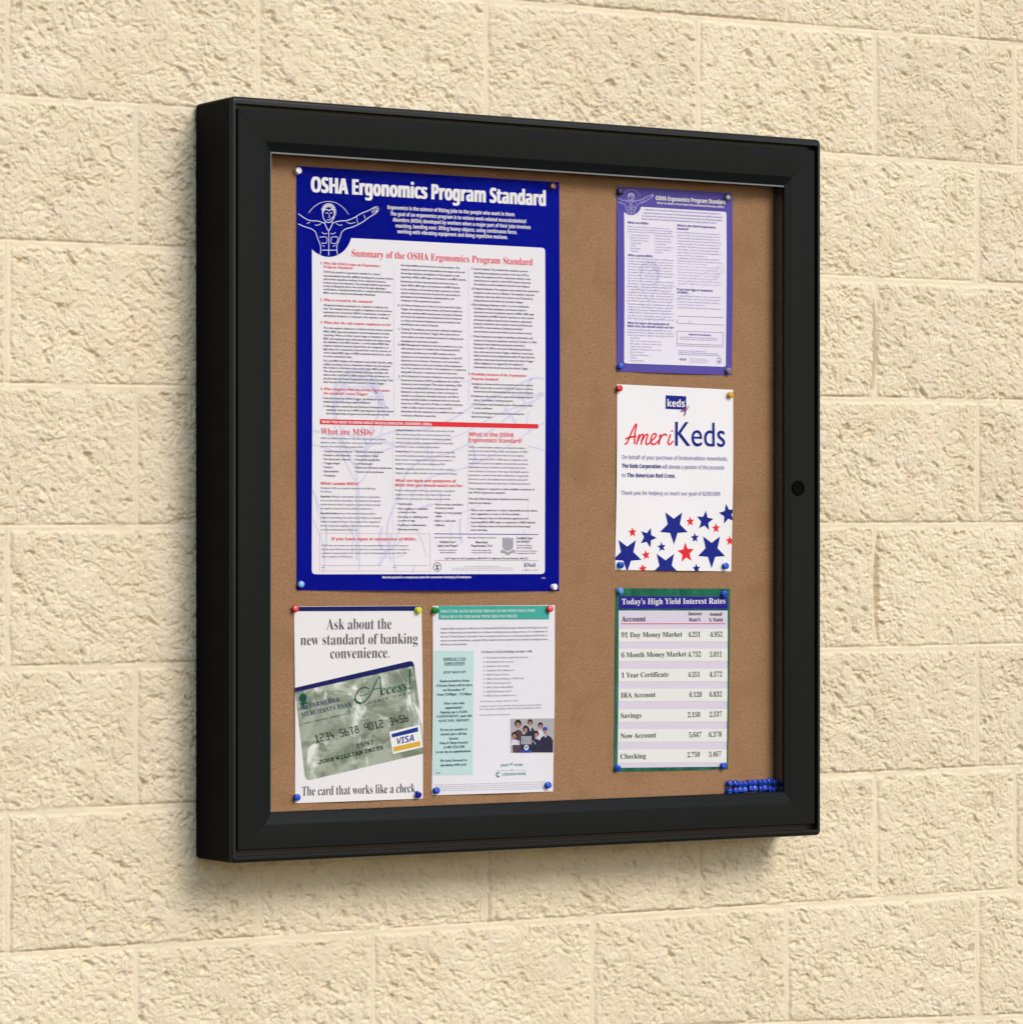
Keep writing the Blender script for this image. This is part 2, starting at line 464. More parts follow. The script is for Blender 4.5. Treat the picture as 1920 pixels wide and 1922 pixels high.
class Sheet:
    def __init__(s, name, label, cat, corners, m, group=None, bows=(0.001, 0.001, 0.001, 0.001), base=0.0007, wave=0.0004):
        s.q = [at(x, y, YC) for x, y in corners]       # TL TR BR BL
        s.bows = bows; s.base = base; s.wave = wave
        s.parts = {}; s.name = name
        x = [p[0] for p in s.q]; z = [p[1] for p in s.q]
        s.x0, s.x1, s.z0, s.z1 = min(x), max(x), min(z), max(z)
        s.ph = random.random() * 6
        s.T = lambda a, b: (a, b)
        v, f = s.cut([s.q], 0.012)
        s.root = s.build(name, v, f, 0, m, None)
        so = s.root.modifiers.new('thickness', 'SOLIDIFY'); so.thickness = 0.0004; so.offset = 1 if s.flip else -1
        tag(s.root, label, cat, group)
    def zoom(s, k, ox, oy): s.T = lambda a, b: (ox + a / k, oy + b / k)
    def P(s, a, b): return at(*s.T(a, b), YC)
    def off(s, X, Z):
        u = np.clip((X - s.x0) / (s.x1 - s.x0), 0, 1); v = np.clip((Z - s.z0) / (s.z1 - s.z0), 0, 1)
        t, r, b, l = s.bows; e = 0.05
        w = s.base + s.wave * (1 + np.sin(9 * u + 5 * v + s.ph)) * np.sin(pi * u) * np.sin(pi * v)
        w = w + b * np.sin(pi * u) ** 1.5 * np.exp(-(Z - s.z0) / e) + t * np.sin(pi * u) ** 1.5 * np.exp(-(s.z1 - Z) / e)
        w = w + l * np.sin(pi * v) ** 1.5 * np.exp(-(X - s.x0) / e) + r * np.sin(pi * v) ** 1.5 * np.exp(-(s.x1 - X) / e)
        return w
    def cut(s, polys, step):
        bm = bmesh.new()
        for p in polys:
            bm.faces.new([bm.verts.new((x, 0, z)) for x, z in p])
        xs_ = [v.co.x for v in bm.verts]; zs_ = [v.co.z for v in bm.verts]
        for lo, hi, no, ax in ((min(xs_), max(xs_), (1, 0, 0), 0), (min(zs_), max(zs_), (0, 0, 1), 1)):
            k = math.ceil(lo / step) * step
            while k < hi:
                pt = (k, 0, 0) if ax == 0 else (0, 0, k)
                bmesh.ops.bisect_plane(bm, geom=bm.verts[:] + bm.edges[:] + bm.faces[:], plane_co=pt, plane_no=no, dist=1e-7)
                k += step
        bmesh.ops.triangulate(bm, faces=[f for f in bm.faces if len(f.verts) > 4])
        bm.verts.index_update()
        v = np.array([(w.co.x, w.co.z) for w in bm.verts]); f = [tuple(w.index for w in g.verts) for g in bm.faces]
        bm.free(); return v, f
    def build(s, name, v, f, layer, m, parent):
        y = YC - s.off(v[:, 0], v[:, 1]) - np.asarray(layer) * DZ
        co_ = np.stack([v[:, 0], y, v[:, 1]], axis=1)
        me = mesh(name, co_.tolist(), f)
        s.flip = len(me.polygons) > 0 and me.polygons[0].normal.y > 0
        return link(name, me, m, parent, smooth=False)
    def part(s, name, m, parent=None):
        s.serial = getattr(s, 'serial', 0)
        s.parts[name] = dict(m=m, parent=parent, v=[], f=[], l=[], n=0)
        return name
    def add(s, part, v, f, layer):
        p = s.parts[part]; v = np.asarray(v, dtype=float)
        p['v'].append(v); p['l'].append(np.full(len(v), float(layer)))
        p['f'] += [tuple(i + p['n'] for i in g) for g in f]; p['n'] += len(v)
    def poly(s, part, pts, layer, board=False, clip=False, step=0.012):
        b = list(pts) if board else [s.P(*p) for p in pts]
        if clip: b = clip_poly(b, s.q)
        if len(b) < 3: return
        v, f = s.cut([b], step); s.add(part, v, f, layer)
    def rect(s, part, x0, y0, x1, y1, layer): s.poly(part, [(x0, y0), (x1, y0), (x1, y1), (x0, y1)], layer)
    def ellipse(s, part, cx_, cy_, r, layer, n=40, sx=1.0, clip=False):
        X, Z = s.P(cx_, cy_); k = abs(s.P(cx_, cy_ + r)[1] - Z)
        s.poly(part, [(X + sx * k * cos(2 * pi * i / n), Z + k * sin(2 * pi * i / n)) for i in range(n)], layer, board=True, clip=clip)
    def star(s, part, cx_, cy_, r, rot, layer):
        s.serial += 1; base = s.parts[part]; part = 'star:%d' % s.serial; s.parts[part] = dict(base, v=[], f=[], l=[], n=0)
        X, Z = s.P(cx_, cy_); k = abs(s.P(cx_, cy_ + r)[1] - Z); p = []
        for i in range(10):
            a = radians(90 - rot + 36 * i); q = k if i % 2 == 0 else k * 0.44
            p.append((X + q * cos(a), Z + q * sin(a)))
        s.poly(part, p, layer, board=True, clip=True)
    bounds = None
    def stroke(s, part, pts, w, layer, closed=False, smoothit=True, clip=True):
        """ribbon along pts, w = width in local units"""
        b = [Vector(s.P(*p)) for p in pts]
        k = abs(s.P(pts[0][0], pts[0][1] + 100)[1] - s.P(*pts[0])[1]) / 100.0
        hw = w * k / 2
        if smoothit and len(b) > 2:
            o = []; n = len(b)
            rng = range(n if closed else n - 1)
            for i in rng:
                p0, p1, p2, p3 = b[(i - 1) % n] if closed or i > 0 else b[0], b[i], b[(i + 1) % n], b[(i + 2) % n] if closed or i + 2 < n else b[-1]
                for j in range(5):
                    t = j / 5; o.append(0.5 * ((2 * p1) + (p2 - p0) * t + (2 * p0 - 5 * p1 + 4 * p2 - p3) * t * t + (3 * p1 - p0 - 3 * p2 + p3) * t ** 3))
            if not closed: o.append(b[-1])
            b = o
        o = []
        for i in range(len(b)):
            o.append(b[i])
            if i + 1 < len(b) or closed:
                q = b[(i + 1) % len(b)]; m_ = int((q - b[i]).length / 0.010)
                o += [b[i].lerp(q, (t + 1) / (m_ + 1)) for t in range(m_)]
        b = o
        n = len(b); v, f = [], []
        for i in range(n):
            a = b[(i - 1) % n] if closed or i > 0 else b[i]; c_ = b[(i + 1) % n] if closed or i < n - 1 else b[i]
            d = c_ - a
            if d.length < 1e-9: d = Vector((1, 0))
            d.normalize(); nn = Vector((-d.y, d.x)) * hw
            v += [tuple(b[i] + nn), tuple(b[i] - nn)]
        rngf = range(n if closed else n - 1)
        f = [(2 * i, 2 * i + 1, 2 * ((i + 1) % n) + 1, 2 * ((i + 1) % n)) for i in rngf]
        if clip:
            e = 0.0002
            keep = []
            for g in f:
                mx_ = sum(v[i][0] for i in g) / 4; mz_ = sum(v[i][1] for i in g) / 4
                if s.bounds and not (s.bounds[0] < mx_ < s.bounds[1] and s.bounds[2] < mz_ < s.bounds[3]): continue
                if s.x0 + 0.002 < mx_ < s.x1 - 0.002 and s.z0 + 0.002 < mz_ < s.z1 - 0.002: keep.append(g)
            f = keep
        s.add(part, v, f, layer)
    def text(s, part, txt, st, x0, y0, cap, x1=None, y1=None, sx=1.0, off=0.0, align='l', layer=3, dup=0.0, res=2, slant=0.0, ys=1.0):
        """baseline from (x0, y0); to x1 when given, else sx times the natural width. cap = capital height, local units"""
        a, f = glyphs(txt, st, off, res)
        if len(a) == 0: return
        if part in ('heading', 'slogan_lettering'):                         # every heading is a part of its own
            s.serial += 1; part = '%s:%d' % (part, s.serial); s.parts[part] = dict(s.parts[part.split(':')[0]], v=[], f=[], l=[], n=0)
        a = a / capheight(st)
        P0 = Vector(s.P(x0, y0)); k = abs(s.P(x0, y0 - cap)[1] - P0.y)
        mn, mxw = a[:, 0].min(), a[:, 0].max(); wd = mxw - mn
        if st == 'sb' and cap > 40 and off == 0 and txt[0].isdigit() and '.' in txt:      # a full-weight decimal point
            pre, _ = glyphs(txt[:txt.index('.')], st, 0, res); px_ = pre[:, 0].max() / capheight(st) + 0.15; n0 = len(a)
            a = np.concatenate([a, np.array([(px_ + 0.095 * cos(2 * pi * i / 10), 0.08 + 0.095 * sin(2 * pi * i / 10)) for i in range(10)])])
            f = f + [tuple(range(n0, n0 + 10))]
        if slant: a[:, 0] += slant * a[:, 1]
        d = Vector((1, 0))
        if x1 is not None:
            if y1 is not None: P1 = Vector(s.P(x1, y1))
            else: P1 = Vector((s.P(x1, y0)[0], P0.y))
            d = P1 - P0; kx = d.length / wd; d.normalize(); x_off = -mn * kx
        else:
            kx = k * sx; x_off = -mn * kx
            if align == 'c': x_off -= wd * kx / 2
            if align == 'r': x_off -= wd * kx
        nrm = Vector((-d.y, d.x))
        lx_ = a[:, 0] * kx + x_off; lz_ = a[:, 1] * k * ys
        for q in ((0,) if not dup else ((-dup / 2, dup / 2) if dup < 0.08 else (-dup / 2, 0, dup / 2))):
            X = P0.x + d.x * (lx_ + q * k) + nrm.x * lz_; Z = P0.y + d.y * (lx_ + q * k) + nrm.y * lz_
            s.add(part, np.stack([X, Z], axis=1), f, layer + 0.2 * (q > 0) + 0.4 * (q < 0))
    def lines(s, part, rows, st, x, cap, sx, off=0.0, layer=3, x1=None, dup=0.0):
        for y, t in rows: s.text(part, t, st, x, y, cap, sx=sx, off=off, layer=layer, dup=dup)
    def done(s):
        objs = {}
        for n, p in s.parts.items():
            if not p['v']: continue
            par = objs.get(p['parent'], s.root)
            nm = n.split(':')[0]
            objs[n] = s.build(nm, np.concatenate(p['v']), p['f'], np.concatenate(p['l']), p['m'], par)
        return s.root

# ---- a generic worker in line drawing, arms held out (photo-zoom units of the big poster's badge)
def worker(sh, part, M, w, layer, fine=True):
    def st(pts, k=1.0, closed=False): sh.stroke(part, [M(*p) for p in pts], w * k, layer, closed)
    st([(278 + 40 * cos(2 * pi * i / 16), 378 + 55 * sin(2 * pi * i / 16)) for i in range(16)], 1.1, True)
    st([(236, 372), (240, 340), (262, 316), (292, 314), (314, 334), (321, 372)], 1.8)
    st([(243, 352), (262, 342), (282, 350), (300, 340), (315, 354)], 1.3)
    st([(302, 440), (345, 424), (400, 420), (450, 402), (505, 370), (555, 350), (600, 326), (622, 328)])
    st([(368, 500), (395, 478), (450, 462), (510, 432), (560, 396), (600, 372), (620, 352)])
    st([(600, 326), (590, 346), (600, 360), (618, 352)]); st([(575, 352), (588, 372)])
    st([(252, 440), (208, 424), (150, 420), (110, 402), (60, 366)])
    st([(188, 500), (160, 478), (110, 462), (60, 440)])
    st([(188, 500), (200, 540), (222, 600), (218, 662)]); st([(368, 500), (352, 550), (334, 600), (340, 662)])
    st([(252, 430), (254, 446), (278, 488), (302, 446), (304, 430)], 1.2)
    st([(278, 488), (279, 560), (278, 662)])
    if fine:
        for k in range(13):
            a = radians(200 + 220 * k / 12); cx0, cy0 = 278 + 46 * cos(a), 362 + 54 * sin(a)
            st([(cx0 - 6, cy0 + 4), (cx0 - 5, cy0 - 6), (cx0 + 5, cy0 - 6), (cx0 + 6, cy0 + 3)], .8)
        for p in ([(330, 440), (352, 452), (372, 450)], [(400, 430), (430, 440), (462, 432)], [(520, 384), (530, 396), (528, 408)], [(226, 440), (204, 452), (184, 450)], [(150, 432), (126, 440)],
                  [(230, 500), (246, 512), (268, 508)], [(290, 508), (310, 512), (328, 500)], [(232, 590), (250, 600)], [(326, 590), (308, 600)], [(602, 340), (626, 336)], [(604, 350), (628, 346)]): st(p, .75)
        st([(258, 370), (268, 366), (276, 371)], .9); st([(286, 371), (294, 366), (304, 370)], .9)
        st([(281, 375), (285, 396), (276, 398)], .8); st([(266, 412), (280, 416), (294, 411)], .9)
        st([(215, 535), (262, 535), (262, 575), (228, 575)], .8); st([(296, 535), (340, 535), (330, 575), (296, 575), (296, 535)], .8)
        st([(470, 395), (482, 446)], .8); st([(232, 625), (330, 625)], .9)

BL = ink(14, 20, 138, 0.6, 0.0)
noise_c, _ = noise_mix(BL, rgb(8, 18, 142), rgb(5, 13, 126), 3, 0.35, 0.65, 2); base_link(BL, noise_c)
WHITE = ink(232, 227, 230); RED = ink(226, 52, 62); GREY = ink(92, 90, 100); WM = ink(209, 207, 227)
PALE = ink(236, 234, 240)

# ================================================================== big blue poster
A = Sheet('safety_poster', 'large blue laminated workplace safety poster with white text panel, pinned to the cork', 'poster',
          [(556, 311), (1049, 341.5), (1048.5, 1109.5), (556.5, 1108)], BL, bows=(0.0014, 0.0022, 0.0060, 0.0035), base=0.0011, wave=0.0010)
A.part('title_lettering', WHITE); A.part('intro_lettering', WHITE); A.part('text_panel', ink(229, 224, 229))
A.part('badge', BL); A.part('figure_drawing', PALE, 'badge')
A.part('watermark_drawing', WM, 'text_panel'); A.part('heading', RED, 'text_panel'); A.part('body_text', GREY, 'text_panel')
A.part('serif_text', ink(118, 114, 126), 'text_panel'); A.part('section_banner', ink(222, 48, 58)); A.part('banner_lettering', WHITE, 'section_banner')
A.part('form_box', ink(226, 150, 160), 'text_panel'); A.part('blue_rule', ink(60, 66, 160), 'text_panel')
A.part('seal', GREY, 'text_panel'); A.part('shield_emblem', ink(160, 158, 166), 'text_panel'); A.part('footer_lettering', WHITE)
A.part('signature_line', GREY, 'text_panel')
for i in range(4): A.part('column_rule:%d' % i, ink(212, 206, 214), 'text_panel')
A.part('form_number', WHITE); A.part('thin_rule', GREY, 'text_panel')

A.text('title_lettering', 'OSHA Ergonomics Program Standard', 'sansb', 583.3, 360, 29, 1022, dup=0.10, res=5)
for i, (t, xa, xb, yb) in enumerate((('Ergonomics is the science of fitting jobs to the people who work in them.', 726, 965, 392),
        ('The goal of an ergonomics program is to reduce work-related musculoskeletal', 731, 985.5, 404),
        ('disorders (MSDs) developed by workers when a major part of their jobs involves', 736, 994, 415.3),
        ('reaching, bending over, lifting heavy objects, using continuous force,', 741, 968.5, 426.6),
        ('working with vibrating equipment and doing repetitive motions.', 744, 951, 437.4))):
    A.text('intro_lettering', t, 'sansb', xa, yb, 7.0, xb, dup=0.03)
# panel with rounded corners; its upper left is overlapped by the round badge
def rounded(pts, rads, n=6):
    out = []
    m_ = len(pts)
    for i in range(m_):
        p = Vector(pts[i]); a = Vector(pts[i - 1]); b = Vector(pts[(i + 1) % m_]); r = rads[i]
        if r == 0: out.append(tuple(p)); continue
        u = (a - p).normalized(); w = (b - p).normalized()
        s0 = p + u * r; e0 = p + w * r
        for k in range(n + 1):
            t = k / n; out.append(tuple((1 - t) ** 2 * s0 + 2 * t * (1 - t) * p + t * t * e0))
    return out
A.poly('text_panel', rounded([(584, 447), (657, 446.5), (1021.8, 465), (1021.6, 1077.5), (584.2, 1078)], [0, 0, 7, 8, 8]), 1)
A.ellipse('badge', 614, 430, 52, 2, 48)
A.zoom(3.692, 540, 300)
A.stroke('figure_drawing', [(275 + 166 * cos(radians(a)), 481 - 194 * sin(radians(a))) for a in range(32, 150, 8)], 3.0, 3.0)
worker(A, 'figure_drawing', lambda x, y: (x, y), 4.4, 3.0)
A.T = lambda a, b: (a, b)
wb0, wb1 = A.P(586, 650), A.P(1019, 1075); A.bounds = (wb0[0], wb1[0], wb1[1], wb0[1])
worker(A, 'watermark_drawing', lambda x, y: (668 + (x - 278) * 1.02, 760 + (y - 375) * 1.02), 4.2, 1.7, False)
worker(A, 'watermark_drawing', lambda x, y: (672 + (x - 278) * 1.16, 782 + (y - 375) * 1.10), 3.0, 1.5, False)
rw = random.Random(5)
for k in range(34):
    x, y = rw.uniform(590, 1000), rw.uniform(700, 1060); l = rw.uniform(20, 70); a0 = rw.choice((-0.5, 0.2, 1.3, 1.7)) + rw.uniform(-.3, .3)
    A.stroke('watermark_drawing', [(x, y), (x + l * cos(a0) * .5 + rw.uniform(-6, 6), y + l * sin(a0) * .5), (x + l * cos(a0), y + l * sin(a0) + rw.uniform(-8, 8))], rw.choice((2, 3, 6)), 1.3 + 0.01 * k)
A.bounds = None
A.text('heading', 'Summary of the OSHA Ergonomics Program Standard', 'sb', 658.5, 481, 13.2, 998, off=-0.006, res=4)
for i, x in enumerate((737, 878)):
    A.rect('column_rule:%d' % i, x, 498 if x < 800 else 503, x + 0.8, 780, 2); A.rect('column_rule:%d' % (i + 2), x - 2, 812, x - 1.2, 998, 2)

def block(zm, x, rows, cap=3.6 * 6, sx=0.86, part='body_text', st='n', off=0.012):
    A.zoom(*zm); 
    for r in rows: A.text(part, r[1], st, r[2] if len(r) > 2 else x, r[0], cap, sx=sx, off=off)
Z2 = (6.006, 580, 480); Z3 = (6.006, 730, 480); Z4 = (6.006, 870, 480); Z5 = (6.004, 580, 780); Z6 = (5.654, 800, 780)
A.zoom(*Z2)
def heads_(rows, st='sb', cap=28, off=0.0):
    for r in rows: A.text('heading', r[1], st, r[2], r[0], cap, r[3], off=off)
heads_([(95, '1.', 118, 142), (95, 'Why did OSHA issue an Ergonomics', 155, 790), (135, 'Program Standard?', 155, 485), (508, '2.', 118, 142), (508, 'Who is covered by the standard?', 155, 707),
        (762, '3.', 118, 142), (762, 'What does the rule require employers to do?', 155, 912), (1512, '4.', 118, 142), (1512, "What happens when the worker's job meets", 155, 895), (1560, "the standard's Action Trigger?", 155, 655)])
block(Z2, 152, [(188, 'OSHA has issued an ergonomics standard to reduce'), (232, 'musculoskeletal disorders (MSDs) developed by workers whose'), (270, 'jobs involve repetitive motions, force, awkward postures,'),
    (310, 'contact stress and vibration. The principle behind ergonomics'), (348, 'is that by fitting the job to the worker through adjusting a'), (385, 'workstation, rotating between jobs or using mechanical assists,'), (425, 'MSDs can be reduced and ultimately eliminated.'),
    (563, 'All general industry employers are required to abide by the'), (603, 'rule. The standard does not apply to employers whose primary'), (643, "operations are covered by OSHA's construction, maritime or"), (683, 'agricultural standards, or employers who operate a railroad.'),
    (820, 'The rule requires employers to inform workers about common'), (861, 'MSDs, MSD signs and symptoms and the importance of early'), (901, 'reporting. When a worker reports signs or symptoms of an'), (942, 'MSD, the employer must determine whether the injury meets'),
    (980, 'the definition of an MSD incident - a work-related MSD that'), (1020, 'requires medical treatment beyond first aid, assignment to a'), (1060, 'light duty job or temporary removal from work to recover, or'), (1100, 'work-related MSD signs or MSD symptoms that last for seven'), (1140, 'or more consecutive days.'),
    (1190, 'If it is an MSD incident, the employer must check the job, using'), (1231, 'a Basic Screening Tool to determine whether the job exposes'), (1269, 'the worker to risk factors that could trigger MSD problems.'), (1309, 'The rule provides a Basic Screening Tool that identifies risk'),
    (1349, 'factors that could lead to MSD hazards. If the risk factors on'), (1391, 'the job meet the levels of exposure in the Basic Screening Tool,'), (1430, "then the job will have met the standard's Action Trigger."),
    (1613, 'If the job meets the Action Trigger, the employer must'), (1653, 'implement the following program elements:'), (1703, 'A. Management Leadership and Employee Participation: The'), (1745, 'employer must set up an MSD reporting and response system', 184), (1785, 'and an ergonomics program and provide supervisors with', 184)], sx=1.10)
mid = ['the responsibility and resources to run the program. The', 'employer must also ensure that policies encourage and do not', 'discourage employee participation in the program, or the', 'reporting of MSDs, MSD signs and symptoms and MSD hazards.',
    'Employees and their representatives must have ways to', 'report MSDs, MSD signs and symptoms and MSD hazards', 'in the workplace, and receive prompt responses to those', 'reports. Employees must also be given the opportunity to', 'participate in the development, implementation, and', 'evaluation of the ergonomics program.',
    'Job Hazard Analysis and Control: If a job meets the Action', 'Trigger, the employer must conduct a job hazard analysis to', 'determine whether MSD hazards exist in the job. If hazards', 'are found, the employer must implement control measures', 'to reduce the hazards. Employees must be involved in the', 'identification and control of hazards.',
    'Training: The employer must provide training to employees', 'in jobs that meet the Action Trigger, their supervisors or', 'team leaders and other employees involved in setting up and', 'managing your ergonomics program.',
    'MSD Management: Employees must be provided, at no cost,', 'with prompt access to a Health Care Professional (HCP),', 'evaluation and follow-up of an MSD incident, and any', 'temporary work restrictions that the employer or the HCP', 'determine to be necessary. Temporary work restrictions', 'include limitations on the work activities of the employee in', 'his or her current job, transfer of the employee to a temporary', 'alternative duty job, or temporary removal from work.',
    'Work Restriction Protection: Employers must provide Work', 'Restriction Protection (WRP) to employees who receive', 'temporary work restrictions. This means maintaining 100%', 'of earnings and full benefits for employees who receive', 'limitations on the work activities in their current job or', 'transfer to a temporary alternative duty job, and 90% of', 'earnings and full benefits to employees who are removed', 'from work. WRP is good for 90 days, or until the employee', 'is able to safely return to the job, or until an HCP', 'determines that the employee is too disabled to ever return', 'to the job, whichever comes first.']
my = [113, 160, 203, 246, 296, 339, 383, 425, 468, 511, 565, 608, 652, 693, 738, 781, 833, 875, 921, 968, 1011, 1053, 1100, 1145, 1188, 1233, 1273, 1318, 1365, 1411, 1453, 1498, 1541, 1585, 1628, 1673, 1718, 1763, 1808]
block(Z3, 124, list(zip(my, mid)), sx=1.06)
block(Z3, 94, [(565, 'B.'), (833, 'C.'), (1011, 'D.'), (1365, 'E.')])
rt = ['Second Opinion: The standard also contains a process', 'permitting the employee to use his or her own HCP as', "well as the employer's HCP to determine whether work", 'restrictions are required. A third HCP may be chosen by', 'the employee and the employer if the first two disagree.',
    'Program Evaluation: The employer must evaluate the ergonomics', 'program to make sure it is effective. The employer must ask', 'employees what they think of it, check to see if hazards are', 'being addressed and make any necessary changes.',
    'Recordkeeping: Employers with 11 or more employees,', 'including part-time employees, must keep written or', 'electronic records of employee reports of MSDs, MSD signs', 'and symptoms and MSD hazards, responses to such reports,', 'job hazard analyses, hazard control measures, ergonomics', 'program evaluations, and records of work restrictions and', "the HCP's written opinions. Employees and their", 'representatives must be provided access to these records.',
    'Dates: Employers must begin to distribute information, and', 'receive and respond to employee reports by October 15, 2001.', 'Employers must implement permanent controls by', 'November 14, 2004 or two years following determination', 'that a job meets the Action Trigger, whichever comes later.', 'Initial controls must be implemented within 90 days after the', 'employer determines that the job meets the Action Trigger.', "Other obligations are triggered by the employer's", 'determination that the job has met the Action Trigger.',
    'Employers whose workers have experienced a few isolated', 'MSDs may be able to use the "Quick Fix" option to reduce', 'hazards and avoid implementing many parts of the program.', 'Employers who already have ergonomics programs may be', 'able to "grandfather" existing programs.', 'The employer may discontinue parts of the program under', 'certain conditions.']
ry = [155, 200, 243, 285, 328, 378, 422, 466, 510, 558, 601, 643, 686, 730, 772, 816, 860, 915, 960, 1003, 1047, 1091, 1133, 1177, 1219, 1263, 1452, 1494, 1537, 1590, 1635, 1682, 1725]
block(Z4, 110, list(zip(ry, rt)), sx=1.03)
block(Z4, 82, [(155, 'F.'), (378, 'G.'), (558, 'H.'), (915, 'I.'), (1452, 'A.'), (1590, 'B.'), (1682, 'C.'), (1780, 'The full OSHA Ergonomics Standard can be found at:'), (1822, 'http://www.osha.gov')], sx=1.03)
A.zoom(*Z4); heads_([(1345, '5.', 48, 72), (1345, 'Flexibility features of the Ergonomics', 80, 698), (1397, 'Program Standard:', 80, 388)])
A.T = lambda a, b: (a, b)
A.poly('section_banner', rounded([(598.5, 786.3), (1008.7, 796), (1008.5, 804.4), (598.5, 796.3)], [1.5] * 4, 3), 2)
A.text('banner_lettering', 'WHAT YOU NEED TO KNOW ABOUT MUSCULOSKELETAL DISORDERS (MSDs)', 'sansb', 602, 793.9, 4.7, 808, dup=0.05)
A.zoom(*Z5)
A.text('heading', 'What are MSDs?', 'sb', 122, 208, 66, 727, off=-0.006, res=4)
A.text('heading', 'What causes MSDs?', 'sansb', 120, 778, 32, 552)
A.text('heading', 'What are signs and symptoms of', 'sansb', 962, 745, 32, 1645)
A.text('heading', 'MSDs that you should watch out for?', 'sansb', 962, 797, 32, 1723)
A.text('heading', 'If you have signs or symptoms of MSDs...', 'sansb', 245, 1405, 33, 1215)
block(Z5, 120, [(262, 'MSDs are injuries and illnesses that affect muscles, nerves, tendons,'), (310, 'ligaments, joints or spinal discs. Your doctor might tell you that'), (355, 'you have one of the following common MSDs:'),
    (825, 'Workplace MSDs are caused by exposure to the following'), (865, 'risk factors.'), (920, 'Repetition. Doing the same motions over and over again places'), (965, 'stress on the muscles and tendons. The amount of risk depends'), (1010, 'on how often the action is repeated, the speed of the movement,'), (1055, 'the number of muscles involved and the required force.'),
    (1110, 'Forceful Exertions. Force is the amount of physical effort'), (1158, 'required to perform a task (such as heavy lifting) or to maintain'), (1203, 'control of equipment or tools. The amount of force depends on'), (1250, 'the type of grip, the weight of an object, body posture, the type'), (1295, 'of activity and the duration of the task.')], cap=21, sx=0.93, part='serif_text', st='sb', off=-0.008)
block(Z5, 962, [(172, 'Awkward Postures. Posture is the position your body is in and'), (220, 'affects muscle groups that are involved in physical activity.'), (265, 'Awkward postures include repeated or prolonged reaching,'), (312, 'twisting, bending, kneeling, squatting, working overhead with'), (358, 'your hands or arms, or holding fixed positions.'),
    (412, 'Contact Stress. Pressing the body against a hard or sharp edge'), (460, 'can result in placing too much pressure on nerves, tendons and'), (505, 'blood vessels. For example, using the palm of your hand as a'), (550, 'hammer can increase your risk of suffering an MSD.'), (608, 'Vibration. Operating vibrating tools such as sanders, grinders,'), (655, 'chippers, routers, drills and other saws can lead to nerve damage.'),
    (852, 'Workers suffering from MSDs may experience less strength for'), (898, 'gripping, less range of motion, loss of muscle function and'), (945, 'inability to do everyday tasks. Common symptoms include:')], cap=21, sx=0.93, part='serif_text', st='sb', off=-0.008)
block(Z5, 120, [(920, 'Repetition.'), (1110, 'Forceful Exertions.'), (172, 'Awkward Postures.', 962), (412, 'Contact Stress.', 962), (608, 'Vibration.', 962)], cap=21, sx=0.93, part='body_text', st='sb', off=0.006)
block(Z5, 142, list(zip((410, 455, 500, 545, 590, 637, 685), ('• Carpal tunnel syndrome', '• Rotator cuff syndrome', "• De Quervain's disease", '• Trigger finger', '• Sciatica', '• Epicondylitis', '• Tendinitis'))), cap=22, sx=1.16)
block(Z5, 498, list(zip((415, 460, 505, 550, 595, 642), ("• Raynaud's phenomenon", "• Carpet layers' knee", '• Herniated spinal disc', '• Low back pain', '• Hand-arm Vibration Syndrome', '• Tension neck syndrome'))), cap=22, sx=1.16)
block(Z5, 975, [(1005, '• Painful joints'), (1058, '• Pain, tingling or numbness'), (1098, 'in hands or feet', 995), (1150, '• Shooting or stabbing pains'), (1192, 'in arms or legs', 995), (1243, '• Swelling or inflammation'), (1292, '• Burning sensation')], cap=22, sx=1.14)
block(Z6, 66, [(952, '• Pain in wrists, shoulders,'), (990, 'forearms, knees', 84), (1040, '• Fingers or toes turning'), (1078, 'white', 84), (1125, '• Back or neck pain'), (1172, '• Stiffness')], cap=21, sx=1.14)
A.zoom(*Z5)
for pts in ([(112, 1325), (1350, 1332)], [(1350, 1332), (1350, 1755)], [(1350, 1755), (112, 1750)], [(112, 1750), (112, 1325)]): A.stroke('form_box', pts, 4, 2.2, smoothit=False)
for pts in ([(132, 1690), (815, 1690)], [(930, 1690), (1320, 1690)]): A.stroke('signature_line', pts, 2.5, 2.2, smoothit=False)
block(Z5, 132, [(1472, 'If MSD signs and symptoms are not reported early, permanent disability may result. It is important'), (1515, 'that you report MSD signs and symptoms right away to avoid long-lasting problems. Your employer is'), (1558, 'required to respond promptly to these reports. Contact the following person to report MSDs, MSD'), (1598, 'signs or symptoms or MSD hazards.')], cap=19, sx=0.93, part='serif_text', st='sb', off=-0.008)
block(Z5, 132, [(1718, 'Name'), (1718, 'Phone', 930)], cap=13, sx=0.9)
A.zoom(*Z6)
A.text('heading', 'What is the OSHA', 'sansb', 442, 218, 46, 920, off=-0.01)
A.text('heading', 'Ergonomics Standard?', 'sansb', 442, 280, 46, 1012, off=-0.01)
block(Z6, 440, list(zip((342, 383, 425, 470, 513, 555, 598, 640, 683, 725), ("OSHA's standard requires employers to respond to employee", 'reports of work-related MSDs or signs and symptoms of MSDs', 'that last seven days after you report them. If your employer', 'determines that your MSD, or MSD signs or symptoms, can be', 'connected to your job, your employer must provide you with an', 'opportunity to contact a health care professional and receive', 'work restrictions, if necessary. Your wages and benefits must be', 'protected for a period of time while on light duty or temporarily', 'off work to recover. Your employer must analyze the job and if', 'MSD hazards are found, must take steps to reduce those hazards.'))), cap=20, sx=0.93, part='serif_text', st='sb', off=-0.008)
